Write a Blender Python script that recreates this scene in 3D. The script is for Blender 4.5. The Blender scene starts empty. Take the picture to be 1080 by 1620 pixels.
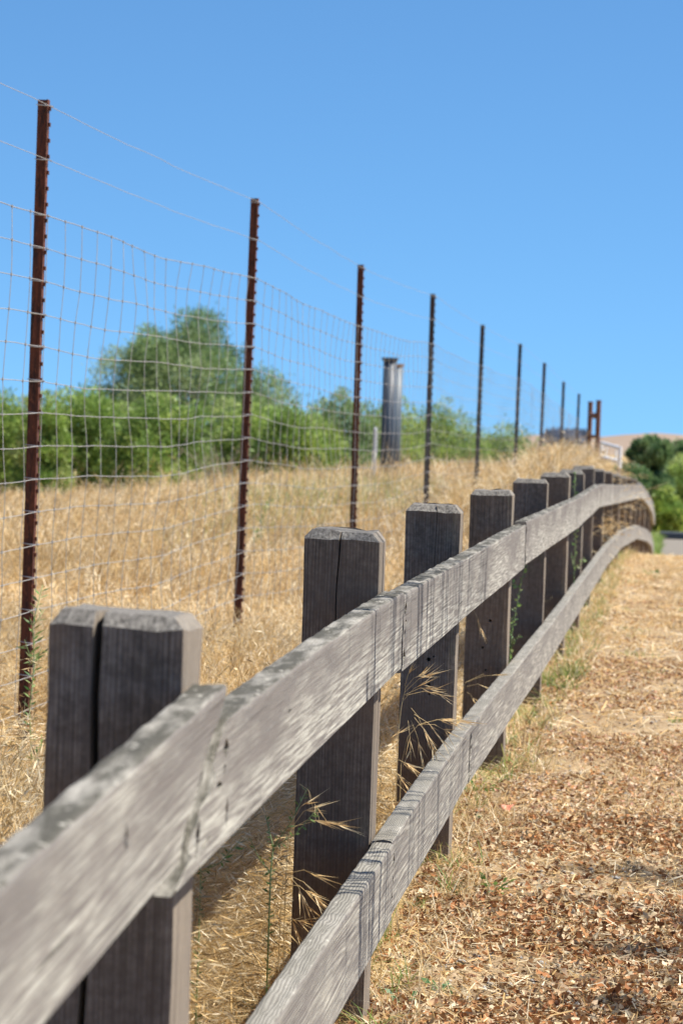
import bpy, bmesh, math, random
import numpy as np
from mathutils import Vector, Matrix, noise

# ------------------------------------------------------------------ camera
scene = bpy.context.scene
COL = scene.collection
CAM_H = 1.13
F_PX = 5000.0                      # focal length in photo pixels (photo 1080 x 1620)
YAW, PITCH, ROLL = math.radians(5.92), math.radians(1.40), math.radians(2.0)
cam_data = bpy.data.cameras.new("camera")
cam = bpy.data.objects.new("camera", cam_data)
COL.objects.link(cam)
R = Matrix.Rotation(YAW, 3, 'Z') @ Matrix.Rotation(math.pi/2 - PITCH, 3, 'X') @ Matrix.Rotation(ROLL, 3, 'Z')
cam.matrix_world = Matrix.Translation((0, 0, CAM_H)) @ R.to_4x4()
cam_data.sensor_fit = 'VERTICAL'
cam_data.sensor_height = 36.0
cam_data.lens = F_PX/1620*36.0
cam_data.clip_start = 0.1
cam_data.clip_end = 8000
cam_data.dof.use_dof = True
cam_data.dof.focus_distance = 6.7
cam_data.dof.aperture_fstop = 11.8
scene.camera = cam
CAMP = Vector((0, 0, CAM_H))

def U(px, py, d):
    """world point seen at photo pixel (px, py) at depth d metres"""
    return CAMP + R @ Vector(((px-540)/F_PX*d, -(py-810)/F_PX*d, -d))
def hy(px):                        # photo row of eye level at column px
    return 705 - .035*(1060-px)

# ------------------------------------------------------------------ world, sun
SUN_EL, SUN_AZ = math.radians(56), math.radians(84)     # azimuth from +Y towards +X
w = bpy.data.worlds.new("World"); scene.world = w
w.use_nodes = True
nt = w.node_tree; nt.nodes.clear()
sky = nt.nodes.new('ShaderNodeTexSky'); sky.sky_type = 'NISHITA'
sky.sun_disc = False
sky.sun_elevation = SUN_EL; sky.sun_rotation = SUN_AZ
tcw = nt.nodes.new('ShaderNodeTexCoord'); va = nt.nodes.new('ShaderNodeVectorMath'); va.operation = 'ADD'; va.inputs[1].default_value = (0, 0, .10)
vn = nt.nodes.new('ShaderNodeVectorMath'); vn.operation = 'NORMALIZE'
nt.links.new(tcw.outputs['Generated'], va.inputs[0]); nt.links.new(va.outputs[0], vn.inputs[0]); nt.links.new(vn.outputs[0], sky.inputs[0])
sky.altitude = 3000; sky.air_density = 1.0; sky.dust_density = 0.0; sky.ozone_density = 4.0
hs = nt.nodes.new('ShaderNodeHueSaturation'); hs.inputs['Saturation'].default_value = 1.02
tn = nt.nodes.new('ShaderNodeMix'); tn.data_type = 'RGBA'; tn.blend_type = 'MULTIPLY'; tn.inputs[0].default_value = 1; tn.inputs[7].default_value = (.52, .73, .79, 1)
bg = nt.nodes.new('ShaderNodeBackground'); bg.inputs[1].default_value = 0.12
out = nt.nodes.new('ShaderNodeOutputWorld')
nt.links.new(sky.outputs[0], hs.inputs['Color']); nt.links.new(hs.outputs[0], tn.inputs[6]); nt.links.new(tn.outputs[2], bg.inputs[0]); nt.links.new(bg.outputs[0], out.inputs[0])
sd = bpy.data.lights.new("sun", 'SUN'); sd.energy = 5.0; sd.angle = math.radians(.5); sd.color = (1, .93, .82)
sun = bpy.data.objects.new("sun", sd); COL.objects.link(sun)
sv = Vector((math.sin(SUN_AZ)*math.cos(SUN_EL), math.cos(SUN_AZ)*math.cos(SUN_EL), math.sin(SUN_EL)))
sun.rotation_euler = sv.to_track_quat('Z', 'Y').to_euler()
sun.location = (8, 5, 12)
scene.view_settings.view_transform = 'Standard'
scene.view_settings.look = 'None'
scene.view_settings.exposure = 0.86
scene.view_settings.gamma = 1.0
scene.cycles.use_denoising = True
scene.cycles.max_bounces = 6
scene.cycles.transparent_max_bounces = 8

# ------------------------------------------------------------------ helpers
rng = np.random.default_rng(7)
random.seed(5)

def tag(o, label=None, cat=None, group=None, kind=None):
    if label: o['label'] = label
    if cat: o['category'] = cat
    if group: o['group'] = group
    if kind: o['kind'] = kind
    return o

def link(o, parent=None):
    COL.objects.link(o)
    if parent is not None:
        o.parent = parent
    return o

def empty(name, loc=(0, 0, 0)):
    o = bpy.data.objects.new(name, None); o.location = loc; o.empty_display_size = .1
    return link(o)

def np_mesh(name, v, q, mat, col=None, parent=None, smooth=False, loc=None):
    """v (N,3), q (M,k) faces all with k corners, col (N,3)"""
    v = np.asarray(v, dtype=np.float32); q = np.asarray(q, dtype=np.int32)
    me = bpy.data.meshes.new(name)
    if loc is not None:
        v = v - np.asarray(loc, dtype=np.float32)
    me.vertices.add(len(v)); me.vertices.foreach_set('co', v.ravel())
    k = q.shape[1]
    me.loops.add(q.size); me.loops.foreach_set('vertex_index', q.ravel())
    me.polygons.add(len(q)); me.polygons.foreach_set('loop_start', np.arange(0, q.size, k, dtype=np.int32))
    me.polygons.foreach_set('loop_total', np.full(len(q), k, dtype=np.int32))
    if smooth: me.polygons.foreach_set('use_smooth', np.ones(len(q), dtype=bool))
    me.update(calc_edges=True)
    if col is not None:
        a = me.color_attributes.new('tint', 'FLOAT_COLOR', 'POINT')
        c = np.ones((len(v), 4), dtype=np.float32); c[:, :3] = col
        a.data.foreach_set('color', c.ravel())
    me.materials.append(mat)
    o = bpy.data.objects.new(name, me)
    if loc is not None: o.location = loc
    return link(o, parent)

class MB:
    def __init__(s): s.v = []; s.f = []
    def add(s, vs, fs):
        b = len(s.v); s.v += [tuple(p) for p in vs]; s.f += [tuple(i+b for i in f) for f in fs]
    def box(s, c, d, rot=None):
        c = Vector(c); d = Vector(d)/2
        vs = []
        for i in (-1, 1):
            for j in (-1, 1):
                for k in (-1, 1):
                    p = Vector((i*d.x, j*d.y, k*d.z))
                    if rot is not None: p = rot @ p
                    vs.append(c+p)
        s.add(vs, [(0, 1, 3, 2), (4, 6, 7, 5), (0, 4, 5, 1), (2, 3, 7, 6), (0, 2, 6, 4), (1, 5, 7, 3)])
    def tube(s, pts, r, n=6, cap=True):
        pts = [Vector(p) for p in pts]
        rs = r if isinstance(r, (list, tuple)) else [r]*len(pts)
        vs = []; fs = []
        ref = Vector((0, 0, 1))
        for i, p in enumerate(pts):
            t = (pts[min(i+1, len(pts)-1)] - pts[max(i-1, 0)]).normalized()
            if abs(t.dot(ref)) > .95: a = t.cross(Vector((1, 0, 0))).normalized()
            else: a = t.cross(ref).normalized()
            b = t.cross(a)
            for k in range(n):
                an = 2*math.pi*k/n
                vs.append(p + (a*math.cos(an)+b*math.sin(an))*rs[i])
        for i in range(len(pts)-1):
            for k in range(n):
                fs.append((i*n+k, i*n+(k+1) % n, (i+1)*n+(k+1) % n, (i+1)*n+k))
        if cap:
            fs.append(tuple(range(n))[::-1]); fs.append(tuple((len(pts)-1)*n+k for k in range(n)))
        s.add(vs, fs)
    def build(s, name, mat, parent=None, loc=None, smooth=False, bevel=0):
        me = bpy.data.meshes.new(name)
        v = s.v
        if loc is not None: v = [(p[0]-loc[0], p[1]-loc[1], p[2]-loc[2]) for p in v]
        me.from_pydata(v, [], s.f)
        bm = bmesh.new(); bm.from_mesh(me)
        bmesh.ops.recalc_face_normals(bm, faces=bm.faces)
        bm.to_mesh(me); bm.free()
        if smooth: me.shade_smooth()
        me.materials.append(mat)
        o = bpy.data.objects.new(name, me)
        if loc is not None: o.location = loc
        link(o, parent)
        if bevel:
            m = o.modifiers.new('bevel', 'BEVEL'); m.width = bevel; m.segments = 2; m.limit_method = 'ANGLE'
        return o

# ------------------------------------------------------------------ materials
class NT:
    def __init__(s, name):
        s.m = bpy.data.materials.new(name); s.m.use_nodes = True
        s.t = s.m.node_tree; s.t.nodes.clear()
        s.out = s.n('OutputMaterial'); s.b = s.n('BsdfPrincipled')
        s.l(s.b.outputs[0], s.out.inputs[0])
    def n(s, t, **k):
        nd = s.t.nodes.new('ShaderNode'+t)
        for a, b in k.items(): setattr(nd, a, b)
        return nd
    def l(s, a, b): s.t.links.new(a, b)
    def coord(s, kind='Object', scale=(1, 1, 1), loc=(0, 0, 0)):
        tc = s.n('TexCoord'); mp = s.n('Mapping')
        mp.inputs['Scale'].default_value = scale; mp.inputs['Location'].default_value = loc
        s.l(tc.outputs[kind], mp.inputs[0]); return mp.outputs[0]
    def noise(s, vec, scale, detail=4, rough=.55, dist=0):
        nd = s.n('TexNoise'); nd.inputs['Scale'].default_value = scale; nd.inputs['Detail'].default_value = detail
        nd.inputs['Roughness'].default_value = rough; nd.inputs['Distortion'].default_value = dist
        s.l(vec, nd.inputs['Vector']); return nd.outputs['Fac']
    def ramp(s, fac, stops, interp='LINEAR'):
        nd = s.n('ValToRGB'); cr = nd.color_ramp; cr.interpolation = interp
        while len(cr.elements) < len(stops): cr.elements.new(.5)
        for e, (p, c) in zip(cr.elements, stops):
            e.position = p; e.color = (c, c, c, 1) if isinstance(c, (int, float)) else (*c, 1)
        s.l(fac, nd.inputs[0]); return nd.outputs[0]
    def mix(s, fac, a, b, mode='MIX'):
        nd = s.n('Mix', data_type='RGBA', blend_type=mode)
        for sock, v in ((nd.inputs[0], fac), (nd.inputs[6], a), (nd.inputs[7], b)):
            if isinstance(v, (int, float)): sock.default_value = v
            elif isinstance(v, tuple): sock.default_value = (*v, 1)
            else: s.l(v, sock)
        return nd.outputs[2]
    def math(s, op, a, b=None, c=None):
        nd = s.n('Math', operation=op)
        for i, v in enumerate((a, b, c)):
            if v is None: continue
            if isinstance(v, (int, float)): nd.inputs[i].default_value = v
            else: s.l(v, nd.inputs[i])
        return nd.outputs[0]
    def bump(s, h, strength, dist, prev=None):
        nd = s.n('Bump'); nd.inputs['Strength'].default_value = strength; nd.inputs['Distance'].default_value = dist
        s.l(h, nd.inputs['Height'])
        if prev is not None: s.l(prev, nd.inputs['Normal'])
        return nd.outputs[0]
    def fin(s, col=None, rough=.8, normal=None, metal=0, spec=None):
        if col is not None:
            if isinstance(col, tuple): s.b.inputs['Base Color'].default_value = (*col, 1)
            else: s.l(col, s.b.inputs['Base Color'])
        if isinstance(rough, (int, float)): s.b.inputs['Roughness'].default_value = rough
        else: s.l(rough, s.b.inputs['Roughness'])
        s.b.inputs['Metallic'].default_value = metal
        if spec is not None: s.b.inputs['Specular IOR Level'].default_value = spec
        if normal is not None: s.l(normal, s.b.inputs['Normal'])
        return s.m

def wood_grain(t, axis, off=(0, 0, 0), ring=70.0):
    """growth-ring bands running along `axis`, plus fine fibre streaks; -> (band, fibre, blotch)"""
    sc = [1, 1, 1]; sc[axis] = .10
    v = t.coord('Object', tuple(sc), off)
    # wobble the coordinate so that the grain wanders round knots
    nz = t.n('TexNoise'); nz.inputs['Scale'].default_value = 5.0; nz.inputs['Detail'].default_value = 2
    t.l(v, nz.inputs['Vector'])
    sub = t.n('VectorMath', operation='SUBTRACT'); t.l(nz.outputs['Color'], sub.inputs[0]); sub.inputs[1].default_value = (.5, .5, .5)
    scl = t.n('VectorMath', operation='SCALE'); t.l(sub.outputs[0], scl.inputs[0]); scl.inputs['Scale'].default_value = .055
    ad = t.n('VectorMath', operation='ADD'); t.l(v, ad.inputs[0]); t.l(scl.outputs[0], ad.inputs[1])
    wv = t.n('TexWave', wave_type='RINGS', rings_direction='XYZ'[axis])
    wv.inputs['Scale'].default_value = ring; wv.inputs['Distortion'].default_value = .9
    wv.inputs['Detail'].default_value = 2; wv.inputs['Detail Scale'].default_value = 1.5
    t.l(ad.outputs[0], wv.inputs['Vector'])
    sf = [260, 260, 260]; sf[axis] = 5
    fib = t.noise(t.coord('Object', tuple(sf), off), 1.0, 5, .6)
    sb = [9, 9, 9]; sb[axis] = 1.6
    blo = t.noise(t.coord('Object', tuple(sb), off), 1.0, 5, .6)
    return wv.outputs['Fac'], fib, blo

def mat_rail(name, off, ring=70, lower=False):
    t = NT(name)
    band, fib, blo = wood_grain(t, 1, off, ring)
    light = (.53, .52, .455) if not lower else (.50, .475, .40)
    brown = (.165, .155, .145) if not lower else (.25, .235, .205)
    oc = t.n('TexCoord'); sp = t.n('SeparateXYZ'); t.l(oc.outputs['Object'], sp.inputs[0])
    up = t.math('MULTIPLY', sp.outputs[2], 4.2)                     # 0 at lower edge, ~.6 at upper edge
    f = t.math('ADD', t.math('MULTIPLY', blo, 1.5), t.math('MULTIPLY_ADD', up, .75, -.62))
    base = t.mix(t.ramp(f, [(.22, 0), (.62, 1)]), light, brown)
    base = t.mix(t.ramp(fib, [(.42, .95), (.60, 0)]), base, (.15, .135, .125))
    base = t.mix(t.math('MULTIPLY', t.ramp(band, [(.0, 1), (.45, 0)]), .45 if lower else .16), base, (.16, .145, .13))
    fine = t.noise(t.coord('Object', (1, 1, 1)), 420, 3, .6)
    mot = t.noise(t.coord('Object', (1, .10, 1.0), off), 90, 5, .7)
    base = t.mix(t.ramp(mot, [(.38, .55), (.52, 0)]), base, (.20, .18, .165))
    base = t.mix(t.ramp(mot, [(.58, 0), (.74, .3)]), base, (.56, .54, .48))
    ck = t.noise(t.coord('Object', (60, 2.2, 260), off), 1.0, 3, .5)
    base = t.mix(t.ramp(ck, [(.31, .9), (.39, 0)]), base, (.07, .06, .055))
    base = t.mix(t.ramp(fine, [(.35, .35), (.6, 0)]), base, (.2, .185, .17))
    # algae and lichen film on the upper face
    nrm = t.n('SeparateXYZ'); t.l(oc.outputs['Normal'], nrm.inputs[0])
    topf = t.ramp(nrm.outputs[2], [(.55, 0), (.9, 1)])
    alg = t.noise(t.coord('Object', (30, 7, 30), off), 1.0, 6, .65)
    topcol = t.mix(t.ramp(alg, [(.45, 1), (.66, 0)]), (.33, .315, .28), (.06, .058, .045) if not lower else (.22, .21, .18))
    fle = t.noise(t.coord('Object', (60, 35, 60), off), 1.0, 3, .6)
    topcol = t.mix(t.ramp(fle, [(.62, 0), (.7, .7)]), topcol, (.55, .53, .47))
    topcol = t.mix(t.math('MULTIPLY', t.ramp(band, [(0, 1), (.4, 0)]), .75 if lower else .3), topcol, (.10, .09, .08))
    col = t.mix(t.math('MULTIPLY', topf, .9), base, topcol)
    h = t.math('ADD', t.math('MULTIPLY', band, .6 if lower else .2), t.math('MULTIPLY', fib, .7))
    n1 = t.bump(h, .6, .0018)
    n2 = t.bump(t.math('ADD', fine, mot), .55, .0015, n1)
    return t.fin(col, .88, n2, spec=.25)

def mat_post(name, off, tint=(1, 1, 1), k=1.0):
    t = NT(name)
    band, fib, blo = wood_grain(t, 2, off, 55)
    a = tuple(.26*k*c for c in tint); b = tuple(.16*k*c for c in tint)
    col = t.mix(t.ramp(blo, [(.35, 0), (.65, 1)]), a, b)
    col = t.mix(t.ramp(fib, [(.35, .6), (.55, 0)]), col, (.045, .04, .04))
    col = t.mix(t.ramp(fib, [(.58, 0), (.75, .5)]), col, (.3*k, .28*k, .255*k))
    col = t.mix(t.math('MULTIPLY', t.ramp(band, [(0, 1), (.4, 0)]), .5), col, (.06, .05, .047))
    mo = t.noise(t.coord('Object', (1, 1, 1), off), 55, 5, .7)
    col = t.mix(t.ramp(mo, [(.4, .55), (.62, 0)]), col, (.05, .045, .04))
    wm = t.noise(t.coord('Object', (1, 1, 1), off), 3.1, 3, .5)
    col = t.mix(t.ramp(wm, [(.45, 0), (.62, .6)]), col, (.19, .135, .095))
    lz = t.n('TexCoord'); ls = t.n('SeparateXYZ'); t.l(lz.outputs['Object'], ls.inputs[0])
    col = t.mix(t.math('MULTIPLY', t.ramp(t.math('MULTIPLY', ls.outputs[2], .7), [(.35, 1), (.85, 0)]), .4), col, (.21, .145, .10))
    g = t.noise(t.coord('Object', (25, 25, 6), off), 1.0, 5, .6)
    col = t.mix(t.ramp(g, [(.6, 0), (.75, .35)]), col, (.13, .15, .10))
    oc = t.n('TexCoord'); nrm = t.n('SeparateXYZ'); t.l(oc.outputs['Normal'], nrm.inputs[0])
    topf = t.ramp(nrm.outputs[2], [(.35, 0), (.6, 1)])
    eg = t.noise(t.coord('Object', (160, 160, 60), off), 1.0, 5, .7)
    tc = t.mix(t.ramp(eg, [(.35, 0), (.65, 1)]), (.07, .065, .06), (.27, .255, .23))
    col = t.mix(topf, col, tc)
    sidef = t.ramp(nrm.outputs[0], [(.5, 0), (.9, 1)])             # sun-side face painted paler and warmer, sunlight put into the colour
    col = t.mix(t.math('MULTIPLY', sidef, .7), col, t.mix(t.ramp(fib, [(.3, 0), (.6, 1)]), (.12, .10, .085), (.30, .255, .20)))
    h = t.math('MULTIPLY', t.math('ADD', t.math('ADD', t.math('MULTIPLY', band, .15), fib), t.math('MULTIPLY', mo, .8)), t.math('SUBTRACT', 1.0, t.math('MULTIPLY', topf, .8)))
    n1 = t.bump(h, .6, .002)
    n2 = t.bump(eg, .6, .003, n1)
    return t.fin(col, .9, n2, spec=.2)

def mat_leafy(name, trans=.3, rough=.6, gain=1.0, spec=.3):
    t = NT(name)
    at = t.n('Attribute', attribute_name='tint')
    c = t.mix(1.0, at.outputs['Color'], (gain, gain, gain), 'MULTIPLY')
    t.fin(c, rough, spec=spec)
    tr = t.n('BsdfTranslucent'); t.l(c, tr.inputs[0])
    mx = t.n('MixShader'); mx.inputs[0].default_value = trans
    t.l(t.b.outputs[0], mx.inputs[1]); t.l(tr.outputs[0], mx.inputs[2]); t.l(mx.outputs[0], t.out.inputs[0])
    return t.m

def mat_plain(name, col, rough=.6, metal=0, var=.25, scale=12, bump=.2):
    t = NT(name)
    n = t.noise(t.coord('Object'), scale, 5, .6)
    dark = tuple(c*(1-var) for c in col); lite = tuple(min(1, c*(1+var)) for c in col)
    return t.fin(t.mix(n, dark, lite), rough, t.bump(n, bump, .002), metal)

M = {}
M['straw'] = mat_leafy('dry_straw', .38, .55, 1.0, .35)
M['leaf'] = mat_leafy('green_leaf', .35, .5, 1.0, .35)
M['litter'] = mat_leafy('dry_leaf_litter', .12, .7, 1.0, .2)
M['stone'] = mat_plain('grey_stone', (.30, .29, .28), .8, 0, .3, 60)
M['bark'] = mat_plain('bark', (.17, .14, .11), .9, 0, .4, 20, .5)
M['twig'] = mat_plain('grey_dead_twig', (.33, .28, .22), .9, 0, .3, 30, .3)

def rust_mat():
    t = NT('rusty_post_steel')
    v = t.coord('Object', (60, 60, 9))
    n = t.noise(v, 1.0, 5, .65)
    n2 = t.noise(t.coord('Object', (200, 200, 60)), 1.0, 3, .6)
    c = t.mix(t.ramp(n, [(.35, 0), (.6, 1)]), (.035, .014, .010), (.15, .045, .022))
    c = t.mix(t.ramp(n2, [(.55, 0), (.7, .7)]), c, (.30, .10, .04))
    return t.fin(c, .75, t.bump(n2, .4, .001), .15)
M['rust'] = rust_mat()
def green_post_mat():
    t = NT('dark_green_post_steel')
    n = t.noise(t.coord('Object', (50, 50, 5)), 1.0, 5, .65)
    c = t.mix(t.ramp(n, [(.4, 0), (.62, 1)]), (.03, .05, .05), (.10, .045, .03))
    return t.fin(c, .6, None, .15)
M['post_green'] = green_post_mat()
M['galv'] = mat_plain('galvanised_wire', (.36, .35, .33), .55, .3, .3, 90, .1)
M['clip'] = mat_plain('wire_clip_steel', (.40, .42, .46), .4, .6, .2, 90, .1)
M['pipe_dark'] = mat_plain('dark_painted_pipe', (.035, .055, .085), .5, 0, .25, 6, .05)
M['pipe_lite'] = mat_plain('pale_grey_pipe', (.10, .135, .17), .5, 0, .2, 6, .05)
M['pipe_cap'] = mat_plain('tan_cap', (.42, .27, .15), .6, 0, .2, 10, .05)
M['white'] = mat_plain('white_paint', (.72, .74, .76), .5, 0, .08, 9, .05)
M['asphalt'] = mat_plain('grey_road_surface', (.185, .165, .14), .9, 0, .2, 25, .3)
M['kerb'] = mat_plain('dark_kerb', (.06, .075, .10), .7, 0, .2, 6, .1)
M['bolt'] = mat_plain('zinc_bolt', (.25, .38, .42), .4, .6, .2, 60, .1)

# ------------------------------------------------------------------ terrain
def sm(a, b, t):
    t = np.clip((t-a)/(b-a), 0, 1); return t*t*(3-2*t)
PY = np.array([-50, 10, 15, 20.7, 28, 33, 38, 43, 50, 57, 72, 85, 120, 300, 900, 4000])
PZ = np.array([0, 0, .04, .03, .05, -.04, -.22, -.48, -.80, -.97, -.97, -1.3, -1.6, -3, -4, -6.])
def g(x, y):
    x = np.asarray(x, float); y = np.asarray(y, float)
    p = np.interp(y, PY, PZ)
    left = .45*sm(12, 38, y)*sm(-8, -3.2, x)*(1-.8*sm(52, 66, y)) - .10*sm(20, 45, y)*sm(-6, -8, x) - .9*sm(120, 300, y)*3
    s = sm(.50, 1.15, -x)
    z = p*(1-s) + left*s
    z = z + .33*np.exp(-((x+1.05)/.42)**2)*np.exp(-((y-31)/8.5)**2)
    z = z + .012*np.sin(3.1*x+1.3*y)*np.sin(2.3*y-x)*np.exp(-np.abs(y)/60) + .008*np.sin(7.3*x+2)*np.sin(6.1*y)*np.exp(-np.abs(y)/60)
    return z
def axis_pts(segs):
    o = []
    for a, b, n in segs: o += list(np.linspace(a, b, n, endpoint=False))
    o.append(segs[-1][1]); return np.array(o)
gx = axis_pts([(-4000, -400, 10), (-400, -60, 14), (-60, -14, 20), (-14, -3, 50), (-3, 2.6, 80), (2.6, 12, 30), (12, 60, 16), (60, 400, 12), (400, 4000, 9)])
gy = axis_pts([(-200, -5, 12), (-5, 2, 14), (2, 50, 330), (50, 130, 70), (130, 600, 24), (600, 6000, 12)])
X, Y = np.meshgrid(gx, gy, indexing='xy')
Z = g(X, Y)
inpath = (X > -.52) & (X < 2.55) & (Y > -4) & (Y < 46)
Z = Z - .05*inpath
V = np.stack([X, Y, Z], -1).reshape(-1, 3)
nx, ny = len(gx), len(gy)
def grid_faces(nx, ny):
    i = np.arange(nx-1); j = np.arange(ny-1); I, J = np.meshgrid(i, j)
    a = (J*nx+I).ravel(); return np.stack([a, a+1, a+nx+1, a+nx], -1)

def ground_mat():
    t = NT('dry_field_soil')
    v = t.coord('Object')
    n = t.noise(v, .35, 5, .6); n2 = t.noise(v, 14, 6, .65)
    c = t.mix(n2, (.30, .21, .10), (.46, .34, .18))
    c = t.mix(t.ramp(n, [(.5, 0), (.75, .5)]), c, (.28, .25, .12))
    return t.fin(c, .95, t.bump(n2, .6, .02), spec=.1)
def path_mat():
    t = NT('path_dirt')
    v = t.coord('Object')
    n = t.noise(v, 3.5, 5, .6); n2 = t.noise(v, 55, 6, .7); n3 = t.noise(v, 160, 3, .6)
    c = t.mix(t.ramp(n, [(.35, 0), (.65, 1)]), (.40, .30, .185), (.27, .19, .115))
    c = t.mix(t.ramp(n2, [(.35, .6), (.5, 0)]), c, (.22, .13, .07))
    c = t.mix(t.ramp(n3, [(.55, 0), (.7, .6)]), c, (.55, .45, .33))
    return t.fin(c, .95, t.bump(n2, .8, .012), spec=.1)
M['soil'] = ground_mat(); M['path'] = path_mat()
o = np_mesh('ground', V, grid_faces(nx, ny), M['soil'], smooth=True); tag(o, kind='structure')
px_ = np.linspace(-.56, 2.6, 64); py_ = np.linspace(-4, 46.2, 620)
PX, PYY = np.meshgrid(px_, py_)
bumpz = .006*np.sin(PX*23+np.sin(PYY*5)*2)*np.sin(PYY*17+np.cos(PX*9)) + .005*rng.standard_normal(PX.shape)
PZZ = g(PX, PYY) + bumpz
PZZ[:, 0] -= .06; PZZ[:, -1] -= .06; PZZ[0, :] -= .06; PZZ[-1, :] -= .06
o = np_mesh('path', np.stack([PX, PYY, PZZ], -1).reshape(-1, 3), grid_faces(64, 620), M['path'], smooth=True); tag(o, kind='structure')

# road beyond the crest, with a dark kerb on its far side
mb = MB(); mb.add([(-.13, 57.5, -.93), (60, 57.5, -.93), (60, 70.5, -.93), (-.19, 70.5, -.93)], [(0, 1, 2, 3)])
tag(mb.build('road', M['asphalt']), kind='structure')
mb = MB(); mb.box((29.9, 70.75, -.88), (60.2, .45, .2))
tag(mb.build('kerb', M['kerb'], bevel=.02), kind='structure')

# far hills
def hill(profile, d, depth, mat, name='hills'):
    """ridge given as photo columns/rows at distance d, swelling down to the plain in front and behind"""
    xs = np.linspace(profile[0][0], profile[-1][0], 90)
    ys = np.interp(xs, [p[0] for p in profile], [p[1] for p in profile])
    rows = []
    for j, s in enumerate(np.linspace(-1, 1, 25)):
        r = []
        for x, yv in zip(xs, ys):
            p = U(x, yv, d)
            top = p.z
            hgt = (top + 6)*math.cos(s*math.pi/2)**1.2 if abs(s) < 1 else 0
            r.append((p.x, p.y + s*depth, -6 + hgt + .25*math.sin(x*.09+j)*math.cos(s*math.pi/2)))
        rows.append(r)
    v = np.array(rows).reshape(-1, 3)
    o = np_mesh(name, v, grid_faces(90, 25), mat, smooth=True); tag(o, kind='structure'); return o
def hill_mat():
    t = NT('dry_hill_grass_hazed'); v = t.coord('Object')
    n = t.noise(v, .02, 5, .6)
    c = t.mix(n, (.25, .195, .155), (.31, .24, .185))  # dry-grass tan with some distance haze mixed into the colour
    return t.fin(c, .95, spec=.05)
M['hill'] = hill_mat()
hill([(-1500, 700), (0, 700), (500, 700), (780, 697), (830, 690), (870, 686), (905, 694), (950, 693), (1000, 686), (1040, 684), (1090, 690), (1200, 686), (1500, 694), (2600, 700)], 1500, 500, M['hill'])

# ------------------------------------------------------------------ wooden fence
wf = empty('wooden_fence', (-.6, 3.6, 0))
tag(wf, 'weathered grey wooden post fence with two long rails running beside the path', 'fence')
WFL = Vector(wf.location)

def loft(rings, mb, cap=True):
    n = len(rings[0]); base = len(mb.v)
    for r in rings: mb.v += [tuple(p) for p in r]
    for i in range(len(rings)-1):
        for k in range(n):
            mb.f.append((base+i*n+k, base+i*n+(k+1) % n, base+(i+1)*n+(k+1) % n, base+(i+1)*n+k))
    if cap:
        mb.f.append(tuple(base+k for k in range(n))[::-1])
        mb.f.append(tuple(base+(len(rings)-1)*n+k for k in range(n)))

def make_post(xr, yf, top, mat, w=.147, crack=None, seed=0, chips=1.0, zrot=0.0, holes=()):
    """xr,yf: right-front corner in the world. crack=(pos across 0..1, width at top, width at foot, depth, length)"""
    g0 = float(g(xr, yf))-.35
    H = top-g0
    h = w/2
    mb = MB(); rings = []
    nz = 26
    rnd = random.Random(seed); ch = rnd.uniform(.014, .024)
    zs = [H*i/nz for i in range(nz)] + [H-ch, H]
    tx, ty = rnd.uniform(-.05, .05), rnd.uniform(-.05, .05)
    for z in zs:
        hh = h if z < H-.001 else h-ch*.9
        tw = 0
        if crack:
            cp, wt, wb, dp, ln = crack
            f = max(0, min(1, (H-z)/ln)); tw = wt+(wb-wt)*f
            if f >= 1 and wb == 0: tw = .0002
            dd = dp*(1 if wb > 0 else max(.02, 1-f))
        pts = []
        fr = []
        m = 7
        # front face (y=-hh), left -> right
        if crack:
            cx = -h+w*cp + .002*math.sin(z*9+seed)+ .0015*math.sin(z*31)
            for i in range(4): fr.append((-hh+(cx-tw/2+hh)*i/3, -hh))
            fr.append((cx, -h+dd))
            for i in range(4): fr.append((cx+tw/2+(hh-cx-tw/2)*i/3, -hh))
        else:
            for i in range(9): fr.append((-hh+2*hh*i/8, -hh))
        side = [(hh, -hh+2*hh*i/5) for i in range(1, 6)]
        back = [(hh-2*hh*i/5, hh) for i in range(1, 6)]
        left = [(-hh, hh-2*hh*i/5) for i in range(1, 5)]
        for (a, b) in fr+side+back+left:
            q = Vector((a, b, z))
            nn = noise.noise(Vector((a*14+seed*7, b*14, z*5)))*.0018*chips
            corner = min(abs(abs(a)-h), .02) < .001 and min(abs(abs(b)-h), .02) < .001
            k = 1.0
            if corner: k = 1-.03-.03*max(0, noise.noise(Vector((a*50+seed, b*30, z*14))))*chips
            pts.append((a*k+nn, b*k+nn*.7, z + ((noise.noise(Vector((a*45+seed, b*45, 3)))*.005*chips + tx*a + ty*b) if z > H-.03 else 0)))
        rings.append(pts)
    loft(rings, mb)
    ox, oy = xr-h, yf+h
    me_loc = (0, 0, 0)
    o = mb.build('post', mat, wf)
    o.location = Vector((ox, oy, g0))-WFL
    o.rotation_euler = (0, 0, zrot)
    if holes:
        cm = MB()
        for (hx, hz, r) in holes:
            cm.tube([(hx-h, -h-.03, hz-g0), (hx-h, -h+.05, hz-g0)], r, 12)
        cut = cm.build('cutter', mat, wf); cut.location = o.location; cut.rotation_euler = o.rotation_euler
        m = o.modifiers.new('holes', 'BOOLEAN'); m.object = cut; m.operation = 'DIFFERENCE'; m.solver = 'EXACT'
        bpy.context.view_layer.update()
        dg = bpy.context.evaluated_depsgraph_get()
        nm = bpy.data.meshes.new_from_object(o.evaluated_get(dg))
        o.modifiers.clear(); o.data = nm
        bpy.data.objects.remove(cut)
    return o

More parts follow.
